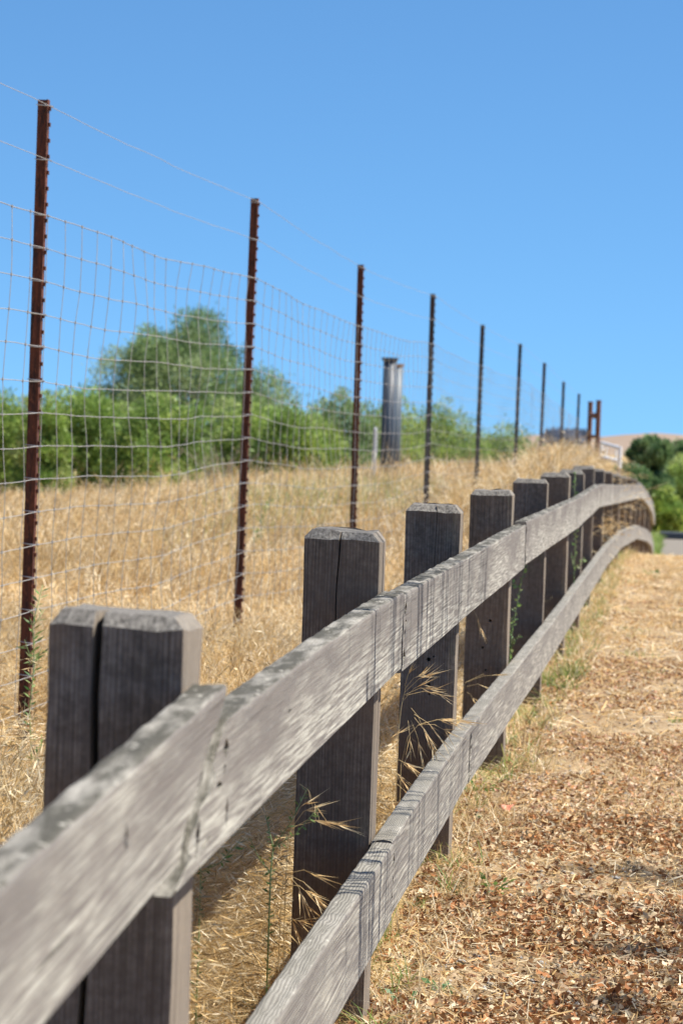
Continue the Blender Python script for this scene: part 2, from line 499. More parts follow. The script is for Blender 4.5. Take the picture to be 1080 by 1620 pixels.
# photo column of the right-front corner, depth, photo row of the top
POSTS = [(-900, 1.15, 1300), (293, 3.6, 976), (602, 5.98, 842), (729, 8.3, 800), (811, 10.75, 777), (866, 13.2, 759), (901, 15.6, 749), (924, 18.0, 744), (940, 20.5, 738),
         (956, 23.0, 742), (969, 25.4, 746), (981, 27.9, 750), (991, 30.3, 753), (1000, 32.8, 756), (1007, 35.2, 758), (1014, 37.7, 763), (1021, 40.1, 774), (1027, 42.9, 786), (1031, 46, 806)]
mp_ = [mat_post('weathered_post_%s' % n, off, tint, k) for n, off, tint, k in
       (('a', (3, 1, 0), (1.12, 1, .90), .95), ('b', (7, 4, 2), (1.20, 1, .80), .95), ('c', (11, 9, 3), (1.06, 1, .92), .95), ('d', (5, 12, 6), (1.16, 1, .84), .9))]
cracks = {1: (.36, .0105, .006, .075, 1.2), 2: (.47, .0035, 0, .02, .42), 3: (.55, .0016, 0, .01, .3), 4: (.62, .0012, 0, .01, .2), 5: (.35, .002, 0, .015, .35), 7: (.5, .002, 0, .015, .3)}
post_xy = []
for i, (px, d, py) in enumerate(POSTS):
    p = U(px, py, d)
    if i == 0: p = Vector((-.545, 1.15, .92))
    holes = ()
    if i == 3: holes = ((.075, .345+.14, .0055), (.085, .50, .003), (.079, .40, .004), (.070, .32, .003))
    if i == 4: holes = ((.085, .60, .005), (.070, .47, .004), (.080, .36, .003), (.045, .52, .003))
    if i == 3: holes = ((.075, 1.13-(1045-694)*8.3/5000, .0055), (.088, 1.13-(1040-694)*8.3/5000, .0025), (.078, 1.13-(1085-694)*8.3/5000, .004), (.08, 1.13-(1100-694)*8.3/5000, .003))
    if i == 4: holes = ((.085, 1.13-(983-697)*10.75/5000, .005), (.062, 1.13-(1026-697)*10.75/5000, .0045), (.075, 1.13-(1062-697)*10.75/5000, .004))
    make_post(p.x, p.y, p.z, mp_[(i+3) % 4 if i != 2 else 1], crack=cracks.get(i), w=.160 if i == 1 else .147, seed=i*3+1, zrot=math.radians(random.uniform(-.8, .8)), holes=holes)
    post_xy.append(p)

# rail heights by depth (world z of the top edge)
def ztop(d): return CAM_H-float(np.interp(d, [0, .2, 3.617, 3.6175, 6, 8.3, 10.8, 15.8, 20.7, 25.4, 36.4, 40, 44, 47], [.475, .475, .291, .335, .2955, .281, .280, .278, .262, .325, .452, .60, .80, 1.06]))
def zbot(d): return CAM_H-float(np.interp(d, [0, 4.5, 5.3, 7.7, 10.8, 13.6, 15.8, 20.7, 28, 34.5, 40, 44, 47], [.83, .786, .771, .761, .756, .752, .745, .733, .755, .87, 1.06, 1.24, 1.5]))
def xfence(y): return float(np.interp(y, [q.y for q in post_xy], [q.x for q in post_xy]))

def make_rail(y0, y1, zf, mat, seed, th=.041, hh=.151, out_=0.0, lift=0.0, e0=None, e1=None, sag=0.0, cuts=()):
    a = Vector((xfence(y0)+.0015+out_, y0, zf(y0)-hh+lift)); b = Vector((xfence(y1)+.0015+out_, y1, zf(y1)-hh+lift))
    L = (b-a).length
    ang = math.atan2(-(b.x-a.x), b.y-a.y); pit = math.asin((b.z-a.z)/L)
    n = max(10, int(L/.035)) if y0 < 12 else max(8, int(L/.12))
    # cross-section ring (x,z) with worn corners
    sec = []
    r = .0035
    for i in range(25): sec.append((th, r+(hh-2*r)*i/24))
    sec += [(th-.0013, hh-.0013)]
    for i in range(6): sec.append((th-r-(th-2*r)*i/5, hh))
    sec += [(.0013, hh-.0013)]
    for i in range(5): sec.append((0, hh-r-(hh-2*r)*i/4))
    for i in range(4): sec.append((r+(th-2*r)*i/3, 0))
    rings = []
    for k in range(n+1):
        t = k/n; ring = []
        for (sx, sz) in sec:
            s0 = e0(sz/hh, sx/th) if e0 else 0
            s1 = e1(sz/hh, sx/th) if e1 else 0
            yy = s0 + (L+s1-s0)*t
            nv = noise.noise(Vector((sx*30+seed*5, yy*6, sz*26)))
            n2 = noise.noise(Vector((sx*90+seed*3, yy*38, sz*90)))
            edge = 1.0 if sz > hh-.008 else 0.0
            dx = nv*.0010+n2*.0007*edge + .002*math.sin(yy*2.1+seed)*(sz/hh-.5)
            dz = nv*.0010 + edge*(n2*.0022+noise.noise(Vector((seed, yy*13, sx*60)))*.0022) + sag*4*t*(1-t)
            ring.append((sx+dx, yy, sz+dz))
        rings.append(ring)
    mb = MB(); loft(rings, mb)
    o = mb.build('rail', mat, wf)
    o.location = a-WFL; o.rotation_euler = (pit, 0, ang)
    for p in o.data.polygons: p.use_smooth = True
    if cuts:
        cm = MB()
        for (cy, cz, wy, hz, rot) in cuts:
            n0 = 7; rr = random.Random(int(cy*1000)+int(cz*1000))
            rim = []
            for q in range(2*n0):          # a splintery, spindle-shaped slot
                s_ = q/(n0-1) if q < n0 else (2*n0-1-q)/(n0-1)
                side = 1 if q < n0 else -1
                b_ = side*wy/2*max(.15, math.sin(math.pi*s_))*rr.uniform(.6, 1.1)
                rim.append((b_, (s_-.5)*hz))
            cr, sr = math.cos(rot), math.sin(rot)
            rim = [(cy+y_*cr-z_*sr, cz+y_*sr+z_*cr) for y_, z_ in rim]
            loft([[(th+.02, y_, z_) for y_, z_ in rim], [(th-.033, y_, z_) for y_, z_ in rim]], cm)
        cut = cm.build('cutter', mat, wf); cut.matrix_basis = o.matrix_basis
        bo = o.modifiers.new('cracks', 'BOOLEAN'); bo.object = cut; bo.operation = 'DIFFERENCE'; bo.solver = 'EXACT'
        bpy.context.view_layer.update()
        nm = bpy.data.meshes.new_from_object(o.evaluated_get(bpy.context.evaluated_depsgraph_get()))
        o.modifiers.clear(); o.data = nm; bpy.data.objects.remove(cut)
    m = o.modifiers.new('sharp', 'EDGE_SPLIT'); m.split_angle = math.radians(38)
    return o

mr = [mat_rail('rail_wood_%s' % n, off, ring, lower) for n, off, ring, lower in
      (('a', (.4, 1, .6), 60, False), ('b', (2.6, 3, .2), 75, False), ('c', (5.3, 7, .15), 65, False), ('d', (.05, 2, -.08), 88, True), ('e', (.08, 5, -.1), 92, True))]
J = [0.2, 3.62, 6.02, 10.85, 15.68, 20.55, 25.45, 36.3, 39.9, 43.4, 46.5]
def e_slant(z, x):    # near rail's broken end at the first post: long at the top, short below
    return .00 - .36*(1-z)**.9 + .012*math.sin(z*17) + .006*math.sin(z*41+1)
def s_slant(z, x):
    base = .00 - .36*(1-z)**.9
    bite = .115*math.exp(-((z-.60)/.085)**4) + .04*math.exp(-((z-.40)/.03)**2) + .09*math.exp(-((z-.16)/.05)**2)+.02*math.exp(-((z-.85)/.04)**2)
    return base + .014 + bite*(1-.35*x) + .006*math.sin(z*37)+.003*math.sin(z*83)
def e_ragged(z, x): return .004*math.sin(z*29)+.003*math.sin(z*61+2)-.006*math.exp(-((z-.75)/.06)**2)-.007*math.exp(-((z-.3)/.08)**2)
def s_ragged(z, x): return .010+.004*math.sin(z*23+1)+x*(.055*math.exp(-((z-.80)/.07)**4)+.03*math.exp(-((z-.55)/.03)**2)+.06*math.exp(-((z-.17)/.07)**2)+.02*math.exp(-((z-.37)/.02)**2))
CUTS = {1: [(.035, .040, .022, .034, 0), (.01, .118, .055, .022, .1), (.0, .094, .03, .012, .3), (-.035, .080, .06, .010, -.1), (-.19, .040, .035, .045, -.5), (-.12, .026, .11, .008, .08), (.62, .10, .05, .004, 0)],
        2: [(.050, .122, .05, .026, .05), (.065, .096, .03, .010, 0), (.045, .075, .03, .016, .1), (.055, .030, .05, .034, -.05), (1.6, .05, .2, .003, .01)],
        0: [(2.4, .055, .20, .0035, .01), (2.75, .09, .02, .028, .1)]}
CUTS2 = {1: [(.05, .105, .045, .030, 0), (.055, .068, .03, .018, 0), (.045, .035, .035, .024, 0)], 2: [(.05, .09, .05, .03, 0), (.05, .04, .04, .02, 0)]}
for i in range(len(J)-1):
    e0 = s_slant if i == 1 else (s_ragged if i < 6 else None)
    e1 = e_slant if i == 0 else (e_ragged if i < 6 else None)
    make_rail(J[i], J[i+1]-.004, ztop, mr[i % 3], i+1, e0=e0, e1=e1,
              out_=(.003, 0, 0, .002, 0, 0, 0, 0, 0, 0, 0, 0, 0)[i], lift=(.0, .0, -.007, .004, 0, 0, 0, 0, 0, 0, 0, 0, 0)[i], cuts=CUTS.get(i, ()), sag=(.0, .004, .002, 0, 0, 0, 0, 0, 0, 0, 0, 0, 0)[i])
J2 = [0.2, 5.95, 8.32, 13.25, 18.05, 22.95, 27.85, 34.4, 39.9, 43.4, 46.5]
for i in range(len(J2)-1):
    make_rail(J2[i], J2[i+1]-.004, zbot, mr[3+i % 2], i+20, e0=s_ragged if 0 < i < 4 else None, e1=e_ragged if i < 4 else None, cuts=CUTS2.get(i, ()),
              out_=(.004, 0, .001, 0, 0, 0, 0, 0, 0, 0, 0, 0)[i], lift=(0, .002, 0, 0, 0, 0, 0, 0, 0, 0, 0, 0)[i])
# bolt showing in the torn joint of the first post
mb = MB()
zb = ztop(3.7)-.151*.40
mb.tube([(xfence(3.7)-.01, 3.545, zb), (xfence(3.7)+.034, 3.545, zb)], .0055, 10)
mb.tube([(xfence(3.7)+.024, 3.545, zb), (xfence(3.7)+.030, 3.545, zb)], .010, 6)
mb.build('bolt', M['bolt'], wf, loc=WFL).location = (0, 0, 0)

# ------------------------------------------------------------------ wire fence on steel T-posts
tf = empty('wire_fence', (-2.1, 10.7, 0))
tag(tf, 'tall woven wire fence strung on rusty steel T-posts behind the wooden fence', 'fence')
TFL = Vector(tf.location)
TP = [(78, 10.7, 158, 40, 1175), (409, 15.5, 314, 378, 1000), (575, 20.0, 419, 561, 840), (688, 24.8, 465, 676, 800), (766, 29.9, 514, 755, 770), (825, 35.4, 544, 818, 700),
      (863, 40.0, 574, 857, 700), (893, 44.7, 604, 889, 700), (917, 49.4, 623, 913, 710)]
tpos = []
def make_tpost(top, foot, mat):
    """top, foot: world points of the post axis; the foot is driven below ground"""
    ax = (foot-top).normalized()
    gz = float(g(foot.x, foot.y))
    L = (top.z-gz+.25)/max(.2, -ax.z)
    up = -ax
    xa = Vector((1, 0, 0)); ya = up.cross(xa).normalized(); xa = ya.cross(up).normalized()
    B = Matrix((xa, ya, up)).transposed()
    base = top+ax*L
    mb = MB()
    sec = [(-.038, -.0025), (-.005, -.003), (-.005, -.018), (.0, -.018), (.0, .018), (-.005, .018), (-.005, .003), (-.038, .0025)]
    loft([[Vector(base+B @ Vector((a, b, h))) for a, b in sec] for h in np.linspace(0, L, 14)], mb)
    k = 0
    h = L-.03
    while h > .3:
        mb.box(base+B @ Vector((.0035, 0, h)), (.008, .016, .013), B)
        h -= .054
    return mb.build('post', mat, tf, loc=TFL).__class__ and mb
def rel(o):
    o.location = (0, 0, 0); return o
tp_world = []
for i, (px, d, py, fx, fy) in enumerate(TP):
    top = U(px, py, d); ft = U(fx, fy, d)
    ft.y = top.y
    tp_world.append((top, ft))
tp_world.insert(0, (tp_world[0][0]+Vector((-.09, -4.75, .01)), tp_world[0][1]+Vector((-.09, -4.75, 0))))
for i, (top, ft) in enumerate(tp_world):
    ax = (ft-top).normalized(); gz = float(g(ft.x, ft.y)); L = (top.z-gz+.25)/max(.2, -ax.z)
    up = -ax; xa = Vector((1, 0, 0)); ya = up.cross(xa).normalized(); xa = ya.cross(up).normalized()
    B = Matrix((xa, ya, up)).transposed(); base = top+ax*L
    mb = MB()
    sec = [(-.038, -.0025), (-.005, -.003), (-.005, -.018), (.0, -.018), (.0, .018), (-.005, .018), (-.005, .003), (-.038, .0025)]
    loft([[base+B @ Vector((a, b, h)) for a, b in sec] for h in np.linspace(0, L, 14)], mb)
    h = L-.03
    while h > .3:
        mb.box(base+B @ Vector((.0035, 0, h)), (.008, .016, .013), B); h -= .054
    rel(mb.build('post', M['rust'] if i < 4 else M['post_green'], tf, loc=TFL))

# strand heights measured on each post, world z
def at_post(i, drop):         # point on post i at `drop` below its top
    top, ft = tp_world[i]; ax = (ft-top).normalized()
    return top + ax*drop + Vector((.009, 0, 0))
def wire_pts(i, drop, n, wob, seed, sag=.0):
    """points from post i to i+1"""
    a = at_post(i, drop(i)); b = at_post(i+1, drop(i+1)); o = []
    for k in range(n+1):
        t = k/n; p = a.lerp(b, t)
        p.z += -sag*4*t*(1-t) + wob*noise.noise(Vector((seed*3.3, (i+t)*9, 1)))
        p.x += wob*1.3*noise.noise(Vector((seed*2.1+9, (i+t)*6, 4)))*math.sin(math.pi*t)
        o.append(p)
    return o
NS = len(tp_world)-1
for s, (dr, sag) in enumerate(((.022, .012), (.205, .014))):
    mb = MB(); pts = []
    for i in range(NS):
        q = wire_pts(i, lambda j: dr+.004*math.sin(j*2.7+s), 14, .006, s+50, sag)
        pts += q if i == 0 else q[1:]
    mb.tube(pts, .0012, 5)
    rel(mb.build('strand_wire', M['galv'], tf, loc=TFL, smooth=True))
# woven mesh: rows and stays share knots
NR = 16; NSTAY = 18
mesh_mb = MB(); knots_mb = MB()
def row_drop(r): return .392 + .1115*r
P = {}
for i in range(NS):
    for k in range(NSTAY+1):
        t = k/NSTAY
        for r in range(NR):
            a = at_post(i, row_drop(r)); b = at_post(i+1, row_drop(r))
            p = a.lerp(b, t)
            env = math.sin(math.pi*t)**.5
            p.z += -.02*4*t*(1-t) + .006*noise.noise(Vector((r*.9, (i+t)*5, 7))) + .018*noise.noise(Vector((r*.25, (i+t)*3, 2)))*env + .003*noise.noise(Vector((r*7., (i*18+k)*1.7, 3)))
            p.y += env*(.045*noise.noise(Vector((r*.45, (i*18+k)*.9, 11))) + .014*noise.noise(Vector((r*2.1, (i*18+k)*2.3, 5))))
            p.x += env*(.045*noise.noise(Vector((r*.3, (i+t)*3.1, 21))) + .006*noise.noise(Vector((r*1.3, (i*18+k)*1.1, 31))))
            if k == NSTAY and i < NS-1: continue
            P[(i, k, r)] = p
def kn(i, k, r):
    if k == NSTAY and i < NS-1: return P[(i+1, 0, r)]
    return P[(i, k, r)]
for r in range(NR):
    pts = []
    for i in range(NS):
        for k in range(NSTAY):
            a = kn(i, k, r); b = kn(i, k+1, r)
            pts.append(a)
            m = (a+b)/2; m.z += .0015*math.sin(k*2.2+r); pts.append(m)
    pts.append(kn(NS-1, NSTAY, r))
    mesh_mb.tube(pts, .0017 if r == 0 else .0014, 4)
for i in range(NS):
    for k in range(NSTAY+1 if i == NS-1 else NSTAY):
        pts = []
        for r in range(NR):
            a = kn(i, k, r); pts.append(a)
            if r < NR-1:
                b = kn(i, k, r+1); m = (a+b)/2
                m.y += .008*noise.noise(Vector((r*3.1, k*1.9+i*7, 8))); pts.append(m)
        mesh_mb.tube(pts, .0012, 4)
        for r in range(NR):
            if i < 4: knots_mb.box(kn(i, k, r), (.005, .009, .009))
mesh_mb.add(knots_mb.v, knots_mb.f)
rel(mesh_mb.build('wire_mesh', M['galv'], tf, loc=TFL))
# clips tying wires to the nearer posts
for i in range(1, 5):
    for dr in [.022, .205]+[row_drop(r) for r in range(0, NR-1)]:
        c = at_post(i, dr); mb = MB()
        mb.tube([c+Vector((-.050, -.012, .004)), c+Vector((-.02, -.022, .001)), c+Vector((.004, -.022, 0)), c+Vector((.006, 0, 0)), c+Vector((0, .022, -.002))], .0016, 5)
        rel(mb.build('wire_clip', M['clip'], tf, loc=TFL))

# ------------------------------------------------------------------ brace post pair, gate, pipes, marker
M['rust2'] = mat_plain('old_rusty_pipe', (.13, .055, .035), .8, .1, .45, 9, .3)
p1 = U(933.5, 637, 53.5); p2 = U(946.5, 635, 52.5)
hb = empty('brace_posts', (p1.x, p1.y, float(g(p1.x, p1.y))))
tag(hb, 'pair of rusty dark posts joined by a crosspiece where the wire fence ends', 'fence post')
HL = Vector(hb.location)
for p in (p1, p2):
    mb = MB(); gz = float(g(p.x, p.y))-.2
    lean = .03
    mb.tube([(p.x-.0, p.y, gz), (p.x, p.y, p.z)], .042, 12)
    mb.tube([(p.x, p.y, p.z), (p.x, p.y, p.z+.02)], .048, 12)
    rel(mb.build('post', M['rust2'], hb, loc=HL))
c = U(940, 658, 53)
mb = MB(); mb.tube([(p1.x, p1.y, c.z+.03), (c.x, c.y, c.z-.005), (p2.x, p2.y, c.z+.03)], .045, 10)
q = U(940, 690, 53)
mb.tube([(p1.x, p1.y, q.z+.0), (q.x, q.y, q.z-.01), (p2.x, p2.y, q.z)], .03, 8)
rel(mb.build('crosspiece', M['rust2'], hb, loc=HL))

ga, gb = U(951, 701, 50), U(980, 709, 47.5)
gt = empty('metal_gate', (ga.x, ga.y, float(g(ga.x, ga.y))))
tag(gt, 'small white metal gate frame beside the rusty brace posts', 'gate'); GL = Vector(gt.location)
mb = MB()
for dz in (0, -.22):
    mb.tube([ga+Vector((0, 0, dz)), gb+Vector((0, 0, dz))], .042 if dz else .03, 10)
mb.tube([ga+Vector((0, 0, .02)), ga+Vector((0, 0, -.30))], .032, 10)
mb.tube([gb+Vector((0, 0, .02)), gb+Vector((0, 0, -.30))], .032, 10)
for f in (.25, .8):
    m_ = ga.lerp(gb, f); mb.tube([m_, m_+Vector((0, 0, -.22))], .016, 8)
rel(mb.build('gate_frame', M['white'], gt, loc=GL))
for p in (ga, gb):
    mb = MB(); mb.tube([(p.x, p.y, float(g(p.x, p.y))-.2), (p.x, p.y, p.z-.28)], .026, 8)
    rel(mb.build('leg', M['twig'], gt, loc=GL))

def pipe(pxc, wpx, pytop, d, mat, capmat, label, capw, capd):
    t = U(pxc, pytop, d); r = wpx/2*d/F_PX
    e = empty('standpipe', (t.x, t.y, float(g(t.x, t.y)))); L0 = Vector(e.location)
    tag(e, label, 'pipe', 'standpipes in the field')
    mb = MB(); mb.tube([(t.x, t.y, L0.z-.2), (t.x, t.y, t.z-.03)], r, 24)
    # long raised seams up the pipe
    for a in range(6):
        an = a*math.pi/3+.4
        mb.tube([(t.x+r*math.cos(an), t.y+r*math.sin(an), L0.z-.15), (t.x+r*math.cos(an), t.y+r*math.sin(an), t.z-.05)], r*.1, 6)
    o = rel(mb.build('pipe', mat, e, loc=L0)); o.data.shade_smooth()
    mb = MB(); mb.tube([(t.x, t.y, t.z-capd), (t.x, t.y, t.z-capd*.5), (t.x, t.y, t.z)], [r*1.05, capw*.92, capw], 24)
    rel(mb.build('cap', capmat, e, loc=L0))
pipe(617, 20, 566, 45, M['pipe_dark'], M['pipe_dark'], 'thick dark blue grey standpipe with flared cap in front of its paler twin', .125, .06)
pipe(629, 17, 576, 46, M['pipe_lite'], M['pipe_cap'], 'pale grey standpipe with tan cap beside the dark one', .10, .04)
t_ = U(593.5, 676, 40); mb = MB()
gz = float(g(t_.x, t_.y))
M['dull'] = mat_plain('weathered_white_paint', (.42, .44, .46), .7, 0, .1, 9, .05)
mb.tube([(t_.x, t_.y, gz-.2), (t_.x, t_.y, t_.z-.02), (t_.x, t_.y, t_.z)], [.027, .026, .012], 12)
o = mb.build('marker_post', M['dull'], loc=(t_.x, t_.y, gz)); tag(o, 'thin white marker post standing in the dry grass before the shrubs', 'marker post')

# ------------------------------------------------------------------ trees and bushes
def leaf_cloud(centers, radii, n, size, aspect, pal, rnd, hang=.0, shell=.35):
    """leaf-sized quads gathered round clump centres; centers (K,3) radii (K,)"""
    K = len(centers)
    idx = rnd.choice(K, n, p=(radii**2)/np.sum(radii**2))
    d = rnd.standard_normal((n, 3)); d /= np.linalg.norm(d, axis=1)[:, None]
    rr = radii[idx]*(shell+(1-shell)*rnd.random(n)**.6)*(1+.55*rnd.random(n)*(rnd.random(n) > .82))
    c = centers[idx]+d*rr[:, None]*np.array([1, 1, .85])
    ax = d*.7+rnd.standard_normal((n, 3))*.6; ax[:, 2] += .5-hang*1.5
    ax /= np.linalg.norm(ax, axis=1)[:, None]
    s = np.cross(ax, rnd.standard_normal((n, 3))); s /= np.linalg.norm(s, axis=1)[:, None]
    L = size*(.6+.8*rnd.random(n)); W = L*aspect
    p0 = c; p1 = c+ax*(L*.5)[:, None]+s*(W*.5)[:, None]; p2 = c+ax*L[:, None]; p3 = c+ax*(L*.5)[:, None]-s*(W*.5)[:, None]
    v = np.stack([p0, p1, p2, p3], 1).reshape(-1, 3)
    q = np.arange(4*n).reshape(-1, 4)
    pal = np.array(pal)
    clumpc = pal[rnd.integers(0, len(pal), K)]
    own = pal[rnd.integers(0, len(pal), n)]
    colr = clumpc[idx]*.75+own*.25
    colr = colr*(.75+.5*rnd.random((n, 1)))
    return v, q, np.repeat(colr, 4, 0)

GREENS = {'bright': [(.25, .37, .08), (.32, .43, .11), (.20, .32, .07), (.42, .50, .18), (.13, .22, .05), (.36, .46, .11)],
          'olive': [(.17, .27, .10), (.24, .35, .13), (.30, .39, .18), (.09, .16, .07)],
          'dark': [(.11, .20, .08), (.15, .25, .09), (.07, .14, .06), (.20, .30, .13)],
          'lime': [(.26, .38, .07), (.19, .32, .08), (.34, .43, .11)]}
def bush(kind, pxl, pxr, pytop, pybase, d, pal, n, label, cat, group, seed, lf=.075, aspect=.36, hgt_trunk=0, K=46, spread=.6, stems=7, peak=.5):
    rnd = np.random.default_rng(seed)
    xl, xr_ = U(pxl, pybase, d), U(pxr, pybase, d)
    top = U((pxl+pxr)/2, pytop, d)
    cx, cy = (xl.x+xr_.x)/2, xl.y
    gz = float(g(cx, cy))
    W = (xr_-xl).length/2; H = top.z-gz
    e = empty(kind, (cx, cy, gz)); tag(e, label, cat, group); L0 = Vector(e.location)
    cs = []; rs = []; rk = .1 if hgt_trunk else .5
    z0 = hgt_trunk*H
    for k in range(K):
        u = rnd.random(); a = rnd.random()*2*math.pi
        zf = rnd.random()
        rad = W*math.sqrt(max(.02, 1-max(0, (zf-.35)/.65)**2*spread))*(.55+.45*rnd.random())
        r = min(W, H)*((.36+.26*rnd.random()) if not hgt_trunk else (.15+.24*rnd.random()))*(1 - .3*zf)
        cc = (cx+(peak-.5)*W*zf+math.cos(a)*max(0, rad-r*rk), cy+math.sin(a)*max(0, rad-r*rk), gz+z0+(H-z0-r*.8)*zf*(.78+.22*rnd.random())+r*.15)
        cs.append(cc); rs.append(r)
    cs.append((cx+(peak-.5)*W, cy, gz+H-W*.2)); rs.append(W*.2)
    cs = np.array(cs); rs = np.array(rs)
    v, q, c = leaf_cloud(cs, rs, n, lf, aspect, GREENS[pal], rnd)
    rel(np_mesh('crown' if hgt_trunk else 'foliage', v, q, M['leaf'], c, e, loc=tuple(L0)))
    mb = MB()
    base = Vector((cx, cy, gz-.1))
    for k in range(stems):
        c_ = Vector(cs[rnd.integers(0, len(cs))])
        mid = base.lerp(c_, .5)+Vector(rnd.standard_normal(3)*.06*W)
        r0 = (.06 if hgt_trunk else .03)*max(1, W/2)
        s0 = base+Vector((rnd.standard_normal()*.04*W, rnd.standard_normal()*.04*W, 0))
        mb.tube([s0, s0.lerp(mid, .5)+Vector((0, 0, .05*H)), mid, c_], [r0, r0*.75, r0*.5, r0*.15], 6)
    if hgt_trunk: mb.tube([base, base+Vector((.02*W, 0, z0+.15*H))], [.12*W, .07*W], 9)
    rel(mb.build('trunk' if hgt_trunk else 'stems', M['bark'], e, loc=L0, smooth=True))
    return e
G1 = 'bushes along the far edge of the dry field'
bush('tree', 140, 455, 484, 720, 62, 'olive', 90000, 'rounded grey-green tree rising above the hedge of bushes', 'tree', None, 3, lf=.08, aspect=.28, K=110, hgt_trunk=.12, spread=1.0, stems=14)
bush('bush', -90, 95, 612, 770, 50, 'bright', 26000, 'bright green bush left of the first T-post, cut off by the picture edge', 'bush', G1, 11)
bush('bush', 40, 235, 606, 768, 52, 'bright', 26000, 'yellow-green bush at the foot of the grey-green tree, just right of the first T-post', 'bush', G1, 12)
bush('bush', 170, 345, 618, 770, 49, 'bright', 26000, 'broad light green bush directly below the crown of the grey-green tree', 'bush', G1, 13)
bush('bush', 300, 490, 632, 768, 53, 'bright', 26000, 'green bush behind the second T-post, partly bare and twiggy at its foot', 'bush', G1, 14, stems=22)
bush('bush', 468, 600, 612, 755, 56, 'olive', 18000, 'grey-green feathery bush behind the third T-post', 'bush', G1, 15, K=30, peak=.55)
bush('bush', 550, 690, 632, 748, 60, 'bright', 16000, 'mid green bush directly behind the two standpipes', 'bush', G1, 16)
bush('bush', 630, 775, 626, 735, 62, 'bright', 18000, 'rounded bright green bush behind the fourth T-post', 'bush', G1, 17)
bush('bush', 740, 868, 668, 725, 70, 'bright', 14000, 'low green bush around the fifth and sixth T-posts', 'bush', G1, 18)
bush('bush', 430, 560, 655, 752, 51, 'bright', 14000, 'small green bush in front of the gap between second and third T-post', 'bush', G1, 19)
bush('bush', 395, 520, 640, 765, 50, 'bright', 20000, 'wide low green bush filling the hedge just right of the second T-post', 'bush', G1, 20)
bush('bush', 20, 110, 618, 768, 48, 'bright', 16000, 'small yellow-green bush right behind the first T-post', 'bush', G1, 21)
G2 = 'trees beyond the road at the fence end'
bush('bush', 985, 1100, 702, 850, 96, 'olive', 26000, 'grey-green mass of foliage filling in behind the dark green tree', 'bush', G2, 37, lf=.12)
bush('bush', 1015, 1140, 716, 850, 90, 'bright', 24000, 'mid green bushy growth between the dark trees at the picture edge', 'bush', G2, 38, lf=.12)
def dead_shrub():
    rn = random.Random(12); c = U(345, 765, 46.5); c.z = float(g(c.x, c.y))
    e = empty('dead_shrub', c); tag(e, 'bare grey twiggy shrub in front of the hedge left of the second T-post', 'shrub')
    for k in range(26):
        mb = MB(); a = rn.uniform(0, 6.28); L = rn.uniform(.5, 1.05); sp = rn.uniform(.1, .55)
        d_ = Vector((math.cos(a)*sp, math.sin(a)*sp*.5, 1)).normalized(); p = Vector(c)+Vector((rn.uniform(-.1, .1), 0, -.05))
        pts = [p]
        for j in range(5):
            d_ = (d_+Vector((rn.gauss(0, .16), rn.gauss(0, .1), rn.gauss(0, .08)))).normalized(); pts.append(pts[-1]+d_*L/5)
        mb.tube(pts, [.011, .009, .007, .005, .003, .002], 5)
        for j in (2, 3, 4):
            q = pts[j]; dd = (d_+Vector((rn.gauss(0, .6), rn.gauss(0, .4), .1))).normalized(); mb.tube([q, q+dd*L*.16, q+dd*L*.3+Vector((0, 0, .03))], [.005, .003, .0015], 4)
        rel(mb.build('branch', M['twig'], e, loc=c))
dead_shrub()
bush('tree', 978, 1062, 690, 850, 84, 'dark', 48000, 'dark green tree just right of the white gate, nearest the fence end', 'tree', G2, 31, lf=.11, hgt_trunk=.03, K=85, spread=.55)
bush('tree', 1030, 1140, 696, 850, 92, 'dark', 48000, 'dark olive tree at the picture edge rising behind the yellow-green one', 'tree', G2, 32, lf=.11, hgt_trunk=.03, K=85, spread=.55)
bush('tree', 1062, 1200, 672, 850, 120, 'olive', 9000, 'tallest far tree, cut by the edge of the picture, against the hills', 'tree', G2, 33, lf=.14, hgt_trunk=.1)
bush('bush', 1024, 1085, 770, 852, 78, 'lime', 14000, 'sunlit lime green bush at the roadside below the dark trees', 'bush', G2, 34, lf=.1)
bush('bush', 1052, 1120, 715, 790, 88, 'lime', 10000, 'yellow-green bushy sapling between the two dark trees', 'bush', G2, 35, lf=.1)
bush('bush', 960, 1022, 735, 850, 80, 'dark', 12000, 'low dark bush half hidden behind the end of the wooden fence', 'bush', G2, 36, lf=.11)
# far row of oaks, distance haze put into the leaf colours as blue
def far_trees():
    rnd = np.random.default_rng(77)
    cs = []; rs = []
    for k in range(70):
        p = U(868+50*rnd.random(), 688+14*rnd.random(), 420+40*rnd.random()); cs.append(tuple(p)); rs.append(.45+.45*rnd.random())
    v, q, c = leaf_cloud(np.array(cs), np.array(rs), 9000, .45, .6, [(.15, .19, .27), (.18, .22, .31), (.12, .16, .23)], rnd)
    o = np_mesh('treeline', v, q, M['leaf'], c); tag(o, 'dark haze-blue far-off trees under the pale hills', 'trees', kind='stuff')
far_trees()

